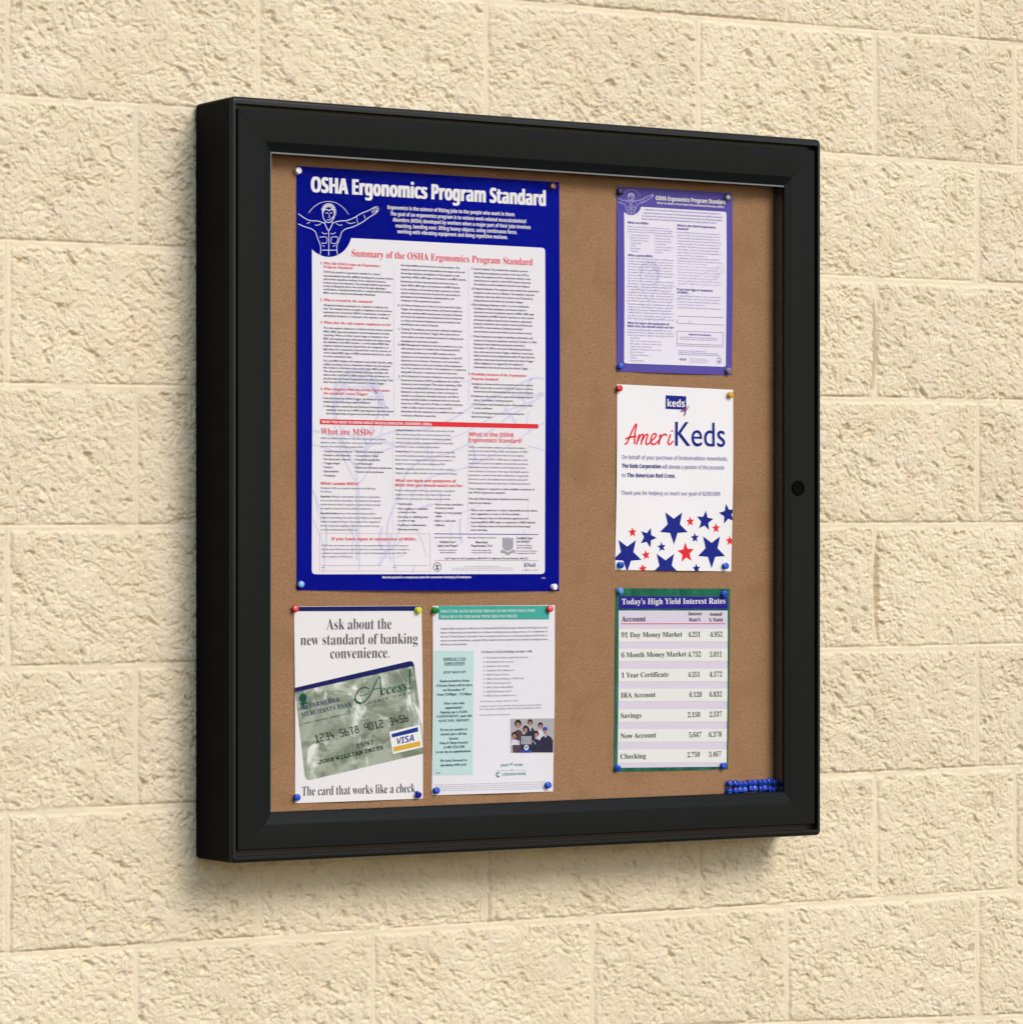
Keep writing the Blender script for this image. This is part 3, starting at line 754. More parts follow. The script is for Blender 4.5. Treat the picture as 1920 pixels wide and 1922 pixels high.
block(Z6, 442, [(785, 'Your employer is required to make available a summary of'), (825, 'the OSHA ergonomics standard.'), (892, 'The full OSHA Ergonomics Standard can be found at:'), (935, 'http://www.osha.gov'), (1012, '• Talk to your supervisor or other responsible persons about'), (1052, 'your suggestions on how to fix the problem.', 460), (1097, '• Your employer may not discriminate against you for'), (1140, 'reporting MSDs, MSD signs or symptoms or MSD hazards.', 460), (1182, 'Your employer may not have policies that discourage', 460), (1222, 'such reporting.', 460)], cap=20.5, sx=1.15)
A.stroke('blue_rule', [(70, 1255), (1180, 1262)], 8, 2.2, smoothit=False)
for t, st, xa, xb, y, cp in (('Need Federal Posting Protection?', 'n', 75, 360, 1300, 14), ('Federal 5-in-1', 'n', 133, 302, 1352, 25), ('Labor Law Poster*', 'n', 107, 328, 1392, 25), ('Provides strong defense', 'n', 122, 312, 1433, 13), ('against peeling fines.', 'n', 133, 302, 1458, 13),
        ('Why Settle for Half the Protection?', 'n', 423, 732, 1302, 14), ('Meet State', 'n', 515, 642, 1355, 25), ('Requirements, Too!', 'n', 467, 690, 1392, 25), ('We provide complete State', 'n', 475, 680, 1435, 13), ('Poster kits for all 50 states.', 'n', 468, 685, 1460, 13),
        ('Certified Labor', 'n', 948, 1125, 1312, 25), ('Law Service*', 'n', 948, 1095, 1347, 25), ('Protect your company', 'n', 948, 1113, 1382, 13), ('against changing laws!', 'n', 948, 1120, 1408, 13), ('One low price ends the headaches', 'n', 948, 1167, 1443, 13), ('of changing laws for a full year.', 'n', 948, 1160, 1467, 13),
        ('Call Today for Full Compliance: 800-999-9111 [Mention Priority Number: Mn177]', 'n', 180, 1068, 1525, 19),
        ('This is not a replacement of the official summary', 'n', 385, 765, 1603, 8), ('for posting in the workplace in plain view of all employees at every location where notices are kept', 'n', 250, 905, 1622, 8), ('Copies of this notice may be posted at additional places of work as required by the standard', 'n', 240, 912, 1644, 8)):
    A.text('body_text', t, st, xa, y, cp, xb, off=0.014 if cp > 12 else 0.004)
A.text('body_text', '&Neil', 'sb', 1027, 1605, 40, 1150, res=3); A.text('body_text', 'L A B O R  L A W', 'n', 1000, 1648, 12, 1175)
A.stroke('thin_rule', [(70, 1536), (1180, 1540)], 3, 2.2, smoothit=False)
A.stroke('seal', [(100 + 40 * cos(2 * pi * i / 20), 1607 + 46 * sin(2 * pi * i / 20)) for i in range(20)], 7, 2.2, True)
A.ellipse('seal', 100, 1600, 12, 2.3); A.poly('seal', [(82, 1635), (118, 1635), (108, 1612), (92, 1612)], 2.3)
A.stroke('seal', [(72, 1590), (128, 1590)], 6, 2.4, smoothit=False); A.stroke('seal', [(100, 1575), (100, 1640)], 5, 2.5, smoothit=False)
A.poly('shield_emblem', [(798, 1298), (815, 1292), (830, 1302), (855, 1290), (880, 1304), (898, 1294), (915, 1300), (914, 1395), (900, 1420), (857, 1438), (815, 1420), (800, 1395)], 2.2)
A.poly('shield_emblem', [(776, 1440), (800, 1418), (857, 1452), (915, 1420), (938, 1440), (930, 1462), (905, 1455), (858, 1486), (812, 1458), (785, 1462)], 2.4)
A.T = lambda a, b: (a, b)
A.text('footer_lettering', 'Must be posted in a conspicuous place for convenient viewing by all employees.', 'sansb', 714.6, 1085.6, 4.2, 881.5, dup=0.04)
A.text('form_number', '50280', 'n', 1015, 1086.3, 2.6, 1022)
A.done()

# ================================================================== small purple notice
PU = ink(88, 76, 160, 0.5, 0.08); VIO = ink(98, 88, 160)
B = Sheet('safety_notice', 'purple bordered safety notice with small violet text, topmost of the narrow column of sheets', 'notice',
          [(1157, 349), (1374, 362), (1373, 704), (1157, 697)], PU, bows=(0.0014, 0.0018, 0.0032, 0.0016))
B.part('text_panel', ink(228, 222, 234)); B.part('badge', PU); B.part('figure_drawing', ink(196, 190, 226), 'badge'); B.part('title_lettering', WHITE)
B.part('heading', ink(78, 66, 150), 'text_panel'); B.part('body_text', ink(156, 147, 194), 'text_panel'); B.part('watermark_drawing', ink(210, 204, 228), 'text_panel'); B.part('form_box', ink(130, 124, 160), 'text_panel'); B.part('seal', ink(120, 112, 170), 'text_panel')
B.zoom(4.927, 1140, 330)
B.poly('text_panel', rounded([(150, 290), (305, 285), (1096, 332), (1090, 1766), (150, 1733)], [0, 0, 22, 22, 22]), 1)
B.ellipse('badge', 212, 243, 118, 2, 40)
worker(B, 'figure_drawing', lambda x, y: (212 + (x - 278) * 0.60, 198 + (y - 375) * 0.57), 4.2, 3.0)
B.stroke('figure_drawing', [(212 + 98 * cos(radians(a)), 243 - 116 * sin(radians(a))) for a in range(32, 140, 9)], 2.6, 3.0)
wb0, wb1 = B.P(156, 700), B.P(1086, 1730); B.bounds = (wb0[0], wb1[0], wb1[1], wb0[1])
worker(B, 'watermark_drawing', lambda x, y: (380 + (x - 278) * 2.0, 930 + (y - 375) * 2.0), 7, 1.7, True)
B.bounds = None
B.text('title_lettering', 'OSHA Ergonomics Program Standard', 'sansb', 438, 222, 40, 1085, dup=0.05)
B.text('title_lettering', 'What You Need to Know About Musculoskeletal Disorders (MSDs)', 'sansb', 450, 258, 19, 1072, dup=0.03)
for t, x, y, x1 in (('What are MSDs?', 182, 438, 375), ('What causes MSDs?', 182, 740, 412), ('What are signs and symptoms of', 180, 1366, 562), ('MSDs that you should watch out for?', 180, 1396, 607), ('What is the OSHA Ergonomics', 637, 465, 995), ('Standard?', 637, 495, 745), ('If you have signs or symptoms', 637, 1056, 965), ('of MSDs...', 637, 1085, 750)):
    B.text('heading', t, 'sansb', x, y, 20, x1)
def btext(rows, cap=13, off=0.006, st='n', part='body_text'):
    for t, x, y, x1 in rows: B.text(part, t, st, x, y, cap, x1, off=off)
btext([('Ergonomics is the science of fitting jobs to the people who work in them. The goal of an', 340, 315, 1040), ('ergonomics program is to reduce work-related musculoskeletal disorders (MSDs) developed', 325, 345, 1055), ('by workers when a major part of their jobs involves reaching, bending over, lifting heavy objects,', 315, 373, 1055), ('using continuous force, working with vibrating equipment and doing repetitive motions.', 310, 400, 1000)], 15, 0.012)
btext([('MSDs are injuries and illnesses that affect muscles, nerves,', 182, 472, 575), ('tendons, ligaments, joints or spinal discs. Your doctor might', 182, 495, 593), ('tell you that you have one of the following common MSDs:', 182, 518, 590)], 12, -.008, 'sb')
for i, t in enumerate(('Carpal tunnel syndrome', 'Rotator cuff syndrome', "De Quervain's disease", 'Trigger finger', 'Sciatica', 'Epicondylitis', 'Tendinitis')): B.text('body_text', '• ' + t, 'n', 198, 548 + 25 * i, 13, sx=1.15)
for i, t in enumerate(("Raynaud's phenomenon", "Carpet layers' knee", 'Herniated spinal disc', 'Low back pain', 'Tension neck syndrome', 'Hand-arm Vibration', 'Syndrome')): B.text('body_text', '• ' + t, 'n', 422, 556 + 26 * i, 13, sx=1.15)
pool = [l for l in mid + rt]
def fill(x, y0, y1, dy, xe, seed, st='sb', lead=None):
    k = seed; y = y0
    while y <= y1:
        t = pool[k % len(pool)]; k += 1
        B.text('body_text', t, st, x, y, 12, xe - (k * 37 % 29) - (120 if (k * 7) % 9 == 0 else 0), off=-0.008); y += dy
fill(182, 764, 790, 26, 610, 3); fill(182, 815, 900, 26, 612, 40); fill(182, 920, 1030, 26, 612, 52); fill(182, 1052, 1165, 26, 612, 9); fill(182, 1187, 1275, 26, 612, 22); fill(182, 1295, 1330, 26, 612, 60); fill(182, 1425, 1480, 25, 612, 31)
for i, t in enumerate(('Painful joints', 'Pain in wrists, shoulders, forearms, knees', 'Pain, tingling or numbness in hands or feet', 'Fingers or toes turning white', 'Shooting or stabbing pains in arms or legs', 'Back or neck pain', 'Swelling or inflammation', 'Stiffness', 'Burning sensation')): B.text('body_text', '• ' + t, 'n', 198, 1503 + 26 * i, 13, sx=1.05)
fill(637, 524, 795, 26.5, 1050, 0); fill(637, 812, 870, 27, 1045, 44, 'n'); fill(645, 893, 1020, 26.5, 1045, 47, 'n'); fill(637, 1112, 1246, 27, 1045, 14)
for pts in ([(637, 1296), (1062, 1310)], [(637, 1362), (1068, 1380)], [(637, 1330), (637, 1362)], [(752, 1336), (752, 1366)], [(635, 1435), (1062, 1448)], [(1062, 1448), (1060, 1584)], [(1060, 1584), (635, 1568)], [(635, 1568), (635, 1435)], [(640, 1552), (1050, 1566)]): B.stroke('form_box', pts, 4, 2.2, smoothit=False)
B.text('heading', 'Employee Acknowledgment', 'sansb', 742, 1472, 15, 950)
fill(660, 1495, 1515, 18, 1030, 5); fill(645, 1620, 1668, 17, 1040, 8); fill(750, 1695, 1735, 16, 930, 20, 'n')
B.text('seal', '&Neil', 'sb', 655, 1705, 22, 716); B.stroke('seal', [(1027 + 20 * cos(2 * pi * i / 14), 1708 + 24 * sin(2 * pi * i / 14)) for i in range(14)], 6, 2.2, True); B.ellipse('seal', 1027, 1715, 9, 2.3)
B.done()

# ================================================================== star poster
C = Sheet('charity_poster', 'white letter-size charity poster with red and blue stars along its lower edge', 'poster',
          [(1158, 721), (1375.5, 731.5), (1372, 1072.4), (1154, 1069.8)], ink(238, 234, 236), bows=(0.0014, 0.0022, 0.0030, 0.0018))
NAVY = ink(22, 36, 132); CR = ink(228, 42, 54)
C.part('logo_plate', NAVY); C.part('logo_lettering', WHITE, 'logo_plate'); C.part('logo_stripe', ink(190, 70, 90), 'logo_plate')
C.part('script_lettering', CR); C.part('title_lettering', NAVY); C.part('body_text', ink(112, 116, 172)); C.part('bold_text', ink(38, 48, 132)); C.part('blue_star_print', NAVY); C.part('red_star_print', CR)
C.zoom(4.927, 1140, 700)
C.poly('logo_plate', [(532, 205), (722, 215), (722, 340), (532, 332)], 1)
C.text('logo_lettering', 'keds', 'sansb', 547, 311, 66, 706, res=4, dup=0.03)
C.text('logo_lettering', '®', 'n', 707, 262, 12, sx=.8)
for p in ([(665, 350), (700, 338), (748, 298)], [(690, 356), (720, 340), (748, 316)], [(722, 336), (718, 360), (710, 394)]): C.stroke('logo_stripe', p, 6, 3)
for p in ([(668, 362), (700, 346), (735, 326)], [(712, 342), (708, 365), (697, 396)]): C.stroke('title_lettering', p, 6, 3.2)
for p in ([(152, 656), (170, 650), (192, 610), (225, 530), (258, 474), (262, 490), (248, 560), (244, 656)], [(160, 612), (200, 594), (262, 586)],
          [(262, 662), (276, 610), (292, 566)], [(272, 632), (296, 585), (318, 566), (326, 580), (312, 622), (304, 662)], [(312, 630), (336, 586), (358, 566), (367, 580), (352, 625), (352, 656), (372, 656), (398, 630)],
          [(398, 628), (432, 600), (446, 574), (432, 560), (410, 575), (396, 615), (404, 652), (432, 658), (470, 625)], [(468, 630), (488, 590), (482, 566)], [(482, 570), (478, 620), (468, 664)], [(476, 622), (496, 586), (518, 567), (535, 569), (541, 584)],
          [(578, 566), (562, 616), (556, 648), (572, 660), (604, 628)]): C.stroke('script_lettering', p, 16, 2)
C.ellipse('script_lettering', 592, 536, 9, 2.2, 14)
C.text('title_lettering', 'Keds', 'n', 620, 672, 222, 1080, res=6, off=0.0)
C.text('body_text', 'On behalf of your purchase of limited-edition AmeriKeds,', 'sans', 126, 795, 38, 1100, res=3)
C.text('bold_text', 'The Keds Corporation', 'sansb', 126, 876, 38, 487, res=3); C.text('body_text', 'will donate a portion of the proceeds', 'sans', 498, 884, 38, 1072, res=3)
C.text('body_text', 'to', 'sans', 126, 962, 38, 160); C.text('bold_text', 'The American Red Cross.', 'sansb', 173, 963, 38, 622, res=3)
C.text('body_text', 'Thank you for helping us reach our goal of $200,000!', 'sans', 118, 1125, 37, 1033, res=3)
for x, y, r, ro in ((607, 1421, 164, 180), (178, 1678, 164, 180), (527, 1805, 164, 180), (957, 1643, 163, 180), (368, 1522, 97, 20), (895, 1368, 97, 7), (1103, 1305, 98, -12), (802, 1524, 48, -5), (493, 1610, 48, -7), (813, 1810, 48, -3)): C.star('blue_star_print', x, y, r, ro, 1)
for x, y, r, ro in ((226, 1474, 48, -4), (760, 1374, 48, -5), (998, 1436, 48, -3), (350, 1684, 48, -10), (320, 1812, 48, -5), (1126, 1552, 48, -5), (717, 1664, 97, -5)): C.star('red_star_print', x, y, r, ro, 1)
C.done()

# ================================================================== rate sheet
GRN = ink(22, 92, 70, 0.5)
cc, _ = noise_mix(GRN, rgb(16, 84, 64), rgb(40, 116, 92), 60, 0.35, 0.7, 3, stretch=(1, 1, 0.25)); base_link(GRN, cc)
E_ = Sheet('rate_sheet', 'interest rate sheet with marbled green border and blue heading, lowest of the narrow column', 'notice',
           [(1155, 1104), (1369.8, 1105), (1365.7, 1444), (1152, 1449)], GRN, bows=(0.0012, 0.001, 0.001, 0.001))
E_.part('heading_panel', ink(40, 26, 138)); E_.part('heading_lettering', WHITE, 'heading_panel'); E_.part('table_panel', ink(214, 203, 219)); E_.part('row_band', ink(226, 225, 219), 'table_panel'); E_.part('red_rule', ink(208, 60, 80), 'table_panel'); E_.part('table_text', ink(42, 42, 54), 'table_panel')
E_.zoom(4.927, 1140, 1090)
E_.poly('heading_panel', [(102, 143), (1107, 150), (1107, 260), (100, 260)], 1)
E_.text('heading_lettering', "Today's High Yield Interest Rates", 'sb', 128, 219, 52, 1085, res=4)
E_.poly('table_panel', [(100, 277), (1108, 277), (1097, 1720), (90, 1732)], 1)
for y0, y1 in ((447, 565), (630, 745), (817, 933), (1000, 1117), (1190, 1307), (1375, 1492), (1563, 1685)):
    f = lambda y: 100 - 10 * (y - 277) / 1450; g = lambda y: 1108 - 11 * (y - 277) / 1450
    E_.poly('row_band', [(f(y0), y0), (g(y0), y0 - 2), (g(y1), y1 - 3), (f(y1), y1)], 2)
E_.stroke('red_rule', [(118, 399), (1080, 398)], 7, 2.2, smoothit=False)
for t, x, y, x1, cp in (('Account', 125, 378, 347, 48), ('Interest', 742, 320, 865, 32), ('Rate%', 748, 376, 855, 32), ('Annual', 937, 324, 1055, 32), ('% Yield', 932, 378, 1060, 32)): E_.text('table_text', t, 'sb', x, y, cp, x1, res=3)
nm = (('91 Day Money Market', 122, 685, 525), ('6 Month Money Market', 122, 720, 710), ('1 Year Certificate', 122, 557, 897), ('IRA Account', 118, 438, 1083), ('Savings', 115, 307, 1272), ('Now Account', 115, 445, 1460), ('Checking', 115, 350, 1650))
c1 = (('4.251', 740, 853, 521), ('4.752', 738, 857, 705), ('4.351', 738, 848, 892), ('6.120', 750, 865, 1077), ('2.150', 735, 850, 1264), ('5.647', 747, 862, 1450), ('2.750', 732, 847, 1634))
c2 = (('4.952', 943, 1057, 520), ('5.011', 940, 1050, 705), ('4.572', 938, 1053, 890), ('6.832', 937, 1052, 1075), ('2.537', 937, 1050, 1260), ('6.378', 932, 1050, 1447), ('3.467', 932, 1046, 1630))
for i in range(7):
    E_.part('table_row:%d' % i, ink(42, 42, 54), 'table_panel')
nm = [(t, x, x1, y) for t, x, x1, y in nm]
for col in (nm, c1, c2):
    for i, (t, x, x1, y) in enumerate(col): E_.text('table_row:%d' % i, t, 'sb', x, y, 46, x1, res=3)
E_.done()

# ================================================================== bank card poster
F = Sheet('bank_card_poster', 'white bank advertising poster showing a tilted green payment card', 'poster',
          [(551.5, 1138.5), (790.8, 1137), (793.5, 1499), (553.5, 1508)], ink(230, 225, 226), bows=(0.0014, 0.0018, 0.0032, 0.0016))
DK = ink(82, 80, 84); NV = ink(20, 26, 92)
leaf = ink(160, 172, 148)
c_, _ = noise_mix(leaf, rgb(116, 127, 108), rgb(164, 170, 154), 17, 0.40, 0.60, 5, 0.62, 1.2, (1, 1, 1.5))
c_, _ = noise_mix(leaf, c_, rgb(224, 226, 218), 15, 0.53, 0.66, 5, 0.6, 1.4, (1.4, 1, 1))
base_link(leaf, c_)
F.part('top_band', NV); F.part('slogan_lettering', DK); F.part('card_picture', leaf); F.part('card_stripe', NV, 'card_picture'); F.part('script_lettering', ink(24, 84, 66), 'card_picture'); F.part('bank_lettering', ink(52, 66, 104), 'card_picture')
F.part('tree_emblem', ink(16, 78, 58), 'card_picture'); F.part('card_number', ink(28, 34, 32), 'card_picture'); F.part('payment_logo', ink(232, 230, 228), 'card_picture'); F.part('logo_blue', ink(30, 52, 140), 'card_picture'); F.part('logo_gold', ink(214, 168, 52), 'card_picture'); F.part('small_text', ink(84, 96, 104), 'card_picture')
F.zoom(4.804, 540, 1120)
F.poly('top_band', [(57, 92), (1204, 84), (1205, 128), (57, 132)], 1, clip=True)
F.text('slogan_lettering', 'Ask about the', 'sb', 345, 297, 98, 930, off=-0.0125, res=4)
F.text('slogan_lettering', 'new standard of banking', 'sb', 112, 437, 98, 1167, off=-0.0125, res=4)
F.text('slogan_lettering', 'convenience.', 'sb', 380, 558, 98, 910, off=-0.0125, res=4)
F.text('slogan_lettering', 'The card that works like a check.', 'sb', 125, 1796, 84, 1155, 1764, off=-0.0125, res=4)
card = [(58, 822), (1098, 580), (1122, 588), (1136, 622), (1212, 1262), (1215, 1416), (195, 1655), (168, 1650), (152, 1622), (60, 862)]
F.poly('card_picture', card, 1, clip=True)
F.poly('card_stripe', [(58, 822), (1098, 580), (1122, 588), (1136, 622), (60, 862)], 2, clip=True)
F.stroke('script_lettering', [(728, 832), (690, 818), (640, 838), (608, 890), (610, 940), (650, 962), (700, 935), (745, 870), (790, 770), (822, 722), (830, 760), (836, 890)], 10, 3)
F.stroke('script_lettering', [(600, 915), (612, 945), (655, 966)], 20, 3.2); F.stroke('script_lettering', [(640, 885), (665, 895), (720, 870), (728, 845)], 6, 3.1); F.stroke('script_lettering', [(760, 838), (800, 830), (840, 822)], 6, 3.3)
F.text('script_lettering', 'ccess', 'bi', 838, 890, 88, 1078, 838, off=-0.004, res=4, slant=-0.1)
F.poly('script_lettering', [(1086, 655), (1106, 650), (1096, 790), (1090, 792)], 3); F.ellipse('script_lettering', 1090, 826, 10, 3, 14)
F.text('small_text', 'D E B I T   C A R D', 'n', 726, 966, 18, 1112, 874, off=0.01)
F.ellipse('tree_emblem', 130, 915, 40, 3, 24); F.poly('tree_emblem', [(122, 945), (140, 942), (143, 985), (122, 990)], 3)
F.poly('tree_emblem', [(104, 962), (172, 948), (174, 962), (106, 976)], 3.2)
for k in range(3): F.stroke('bank_lettering', [(108, 992 + 12 * k), (130, 984 + 12 * k), (150, 990 + 12 * k), (174, 976 + 12 * k)], 7, 3)
F.text('bank_lettering', 'FARMERS &', 'sb', 190, 1002, 42, 462, 944, off=-0.007, res=3); F.text('bank_lettering', 'MERCHANTS BANK', 'sb', 118, 1086, 42, 578, 988, off=-0.007, res=3)
F.text('small_text', 'Upperco, Maryland   Member F.D.I.C.', 'sb', 130, 1152, 14, 556, 1056, off=-0.008)
def ocr(part, txt, x0, y0, x1, y1, cap, w, layer):
    """card-number digits as bent-bar strokes along a slanted baseline"""
    SEG = {'0': [[(0, 0), (1, 0), (1, 1), (0, 1), (0, 0)]], '1': [[(.2, 1), (.5, 1), (.5, 0)], [(.05, 0), (1, 0), (1, .22)]], '2': [[(0, 1), (1, 1), (1, .55), (0, .5), (0, 0), (1, 0)]], '3': [[(.1, 1), (.9, 1), (.9, .5), (.25, .5)], [(.9, .5), (1, .5), (1, 0), (0, 0)]],
           '4': [[(.1, 1), (.1, .4), (1, .4)], [(.8, .65), (.8, 0)]], '5': [[(1, 1), (0, 1), (0, .55), (1, .5), (1, 0), (0, 0)]], '6': [[(.2, 1), (0, 1), (0, 0), (1, 0), (1, .48), (0, .48)]], '7': [[(0, .8), (0, 1), (1, 1), (.6, .5), (.6, 0)]], '8': [[(.15, 1), (.85, 1), (.85, .52), (.15, .52), (.15, 1)], [(0, .5), (1, .5), (1, 0), (0, 0), (0, .5)]], '9': [[(1, 0), (1, 1), (0, 1), (0, .5), (1, .5)]]}
    n = len(txt); L_ = math.hypot(x1 - x0, y1 - y0); d = ((x1 - x0) / L_, (y1 - y0) / L_); nn = (d[1], -d[0])
    cw = L_ / (n - 0.3)
    for i, ch in enumerate(txt):
        for sg in SEG.get(ch, []):
            pts = [(x0 + d[0] * (i + a * .62) * cw + nn[0] * b * cap, y0 + d[1] * (i + a * .62) * cw + nn[1] * b * cap) for a, b in sg]
            F.stroke(part, pts, w, layer, smoothit=False); layer += 0.004
ocr('card_number', '1234 5678 9012 3456', 250, 1314, 1085, 1120, 62, 9.5, 3)
F.text('card_number', '09/97', 'mono', 615, 1366, 36, 766, 1330, off=0.012); F.text('card_number', 'JOHN WILLIAM SMITH', 'mono', 276, 1510, 33, 856, 1374, off=0.014)
F.poly('payment_logo', [(908, 1220), (1188, 1155), (1212, 1358), (942, 1420)], 2.4, clip=True)
F.poly('logo_blue', [(928, 1240), (1164, 1176), (1169, 1216), (934, 1272)], 3.2); F.poly('logo_gold', [(944, 1358), (1184, 1302), (1188, 1345), (950, 1400)], 3.2)
F.text('logo_blue', 'VISA', 'sansbi', 982, 1334, 58, 1134, 1300, off=0.004, res=4)
F.done()

# ================================================================== bank flyer
K = Sheet('bank_flyer', 'white bank flyer with teal banner, pale teal side column and a small group photo', 'flyer',
          [(812, 1137.3), (1041, 1136), (1037.5, 1486), (810, 1493)], ink(226, 222, 228), bows=(0.0014, 0.0018, 0.0032, 0.0016))
TEAL = ink(66, 164, 152)
K.part('banner', TEAL); K.part('banner_lettering', ink(222, 236, 234), 'banner'); K.part('side_column', ink(188, 214, 212)); K.part('column_text', ink(52, 70, 84), 'side_column'); K.part('body_text', ink(112, 112, 124)); K.part('pale_text', ink(150, 148, 162)); K.part('bank_logo', ink(60, 150, 140))
K.part('group_photo', ink(172, 166, 172)); K.part('hair_print', ink(42, 34, 34), 'group_photo'); K.part('skin_print', ink(176, 122, 104), 'group_photo'); K.part('dark_clothes_print', ink(44, 44, 66), 'group_photo'); K.part('pale_clothes_print', ink(206, 204, 212), 'group_photo'); K.part('blue_print', ink(44, 72, 170), 'group_photo'); K.part('brown_clothes_print', ink(84, 62, 72), 'group_photo')
K.zoom(4.927, 800, 1120)
K.poly('banner', [(110, 86), (1133, 84), (1132, 211), (110, 213)], 1)
K.text('banner_lettering', "DON'T YOU HAVE BETTER THINGS TO DO WITH YOUR TIME", 'sb', 128, 148, 24, 1000, res=2); K.text('banner_lettering', 'THAN RUN TO THE BANK WITH THIS PAYCHECK?', 'sb', 128, 198, 24, 834, res=2)
for y, t, xe in ((303, 'Citizens Bank is pleased to offer you the Citizens Bank-At-Work program. Bank-At-Work gives you the', 1115), (340, 'option of depositing your paycheck into a Citizens checking account, savings account, or a combination of', 1115), (377, 'the two. Direct Deposit is the safest, most convenient way for you to receive your pay-you will be able to', 1113), (413, 'access your pay immediately on payday. Direct deposit of your paycheck into a Citizens checking account', 1115), (449, 'affords you these benefits:', 370)):
    K.text('body_text', t, 'n', 126, y, 17, xe, off=0.006)
K.poly('side_column', [(69, 500), (433, 500), (424, 1650), (60, 1655)], 1)
for y, t, xa, xb in ((587, 'DISPLAY 2 GO', 152, 358), (629, 'EMPLOYEES', 162, 348), (711, 'JUST SIGN UP!', 150, 357), (791, 'Representatives from', 118, 390), (833, 'Citizens Bank will be here', 87, 417), (874, 'on December 4', 148, 340), (916, 'from 12:00pm - 12:30pm', 92, 412), (998, "Don't miss this", 157, 345), (1038, 'opportunity!', 167, 328), (1080, 'Signing up is EASY,', 120, 378), (1120, 'CONVENIENT, and will', 90, 410), (1160, 'SAVE YOU MONEY!', 107, 390), (1242, 'If you are unable to', 122, 373), (1283, 'attend, just call the', 125, 368), (1324, 'Bristol', 205, 288), (1365, 'Stop & Shop branch', 118, 376), (1404, 'at 401-254-2198', 157, 347), (1447, 'to set up an appointment.', 85, 408), (1529, 'We look forward to', 122, 370), (1569, 'speaking with you!', 125, 365)):
    K.text('column_text', t, 'sb', xa, y, 22, xb)
K.text('column_text', 'th', 'sb', 342, 858, 11, 356)
for p in ([(152, 592), (358, 592)], [(162, 634), (348, 634)]): K.stroke('column_text', p, 3, 2.5, smoothit=False)
K.text('column_text', '212682', 'n', 80, 1636, 10, 126)
K.text('body_text', 'A Citizens Circle Checking Account* with:', 'sb', 500, 521, 22, 975, off=-0.006)
for y, t, xe in ((572, 'NO minimum balance required for one year', 935), (611, 'NO monthly fee for one year', 805), (651, 'Unlimited check writing', 760), (691, 'Unlimited ATM withdrawals', 805), (730, 'FREE Foreign ATM use', 757), (769, 'FREE MasterMoney & ATM Card', 895), (808, 'FREE Circle design checks', 780), (847, 'FREE Citizens Bank Online', 800), (886, 'FREE Bill Payment Service', 782), (924, 'FREE 24-hour telephone access', 826)):
    K.ellipse('body_text', 527, y - 7, 5, 3, 10); K.text('pale_text', t, 'sb', 547, y, 17, xe, off=-0.006)
for y, t, xe in ((975, 'And, because saving is just as easy!', 845), (1020, 'In order to receive these benefits of direct deposit, all you need to', 1058), (1047, 'do is sign up by completing a Bank-At-Work authorization form.', 1055), (1101, 'Come and meet us and sign up!', 765)): K.text('pale_text', t, 'sb', 487, y, 15, xe, off=-0.007)
# printed group photo: seven people in two rows
K.poly('group_photo', [(772, 1130), (1176, 1126), (1171, 1444), (772, 1447)], 1)
def head(x, y, r, hair=True, lay=2.0, cap=None):
    if hair: K.ellipse('hair_print', x, y - r * 0.35, r * 1.15, lay, 18)
    K.ellipse('skin_print', x, y + r * 0.15, r * 0.85, lay + 0.12, 16, 0.8)
    if cap: K.poly(cap, [(x - r * .8, y - r * .1), (x - r * .7, y - r * 1.0), (x, y - r * 1.3), (x + r * .7, y - r * 1.0), (x + r * .8, y - r * .1)], lay + 0.3)
def torso(part, x, y, w, yb, lay): K.poly(part, [(x - w, yb), (x - w, y + 50), (x - w * .7, y + 18), (x - 12, y), (x + 12, y), (x + w * .7, y + 18), (x + w, y + 50), (x + w, yb)], lay)
torso('brown_clothes_print', 845, 1232, 48, 1330, 1.3); head(842, 1185, 32, lay=1.6)
torso('dark_clothes_print', 956, 1208, 44, 1330, 1.3); K.poly('pale_clothes_print', [(945, 1208), (967, 1208), (958, 1250)], 1.5); head(954, 1170, 24, lay=1.6)
torso('pale_clothes_print', 1050, 1232, 34, 1330, 1.3); head(1048, 1198, 24, lay=1.6)
torso('pale_clothes_print', 812, 1322, 42, 1380, 2.0); K.poly('brown_clothes_print', [(790, 1372), (865, 1372), (868, 1443), (796, 1443)], 2.2); head(808, 1288, 26, lay=2.3)
torso('dark_clothes_print', 916, 1270, 56, 1420, 2.1); head(912, 1232, 27, lay=2.6)
for k in range(5): K.poly('pale_clothes_print', [(874 + 20 * k, 1290), (884 + 20 * k, 1290), (884 + 20 * k, 1366), (874 + 20 * k, 1366)], 2.4)
K.ellipse('pale_clothes_print', 918, 1396, 26, 2.9, 18); K.poly('blue_print', [(906, 1386), (930, 1384), (918, 1412)], 3.2)
torso('dark_clothes_print', 1012, 1318, 48, 1440, 2.0); head(1008, 1278, 26, lay=2.5); K.stroke('pale_clothes_print', [(985, 1340), (1005, 1365)], 6, 2.8, smoothit=False)
torso('dark_clothes_print', 1102, 1282, 62, 1440, 2.3); K.poly('pale_clothes_print', [(1082, 1285), (1108, 1285), (1096, 1306)], 2.5); head(1090, 1240, 28, False, 2.7, 'blue_print')
K.poly('blue_print', [(868, 1420), (960, 1420), (962, 1443), (868, 1443)], 2.6)
K.text('bank_logo', 'BANK', 'n', 683, 1571, 24, 752); K.text('bank_logo', 'at', 'bi', 760, 1560, 24, 795, 1552); K.text('bank_logo', 'WORK', 'n', 803, 1569, 24, 888)
K.stroke('bank_logo', [(640, 1607), (750, 1606)], 2, 2, smoothit=False); K.stroke('bank_logo', [(808, 1605), (916, 1604)], 2, 2, smoothit=False); K.text('bank_logo', 'with', 'bi', 765, 1610, 14, 795)
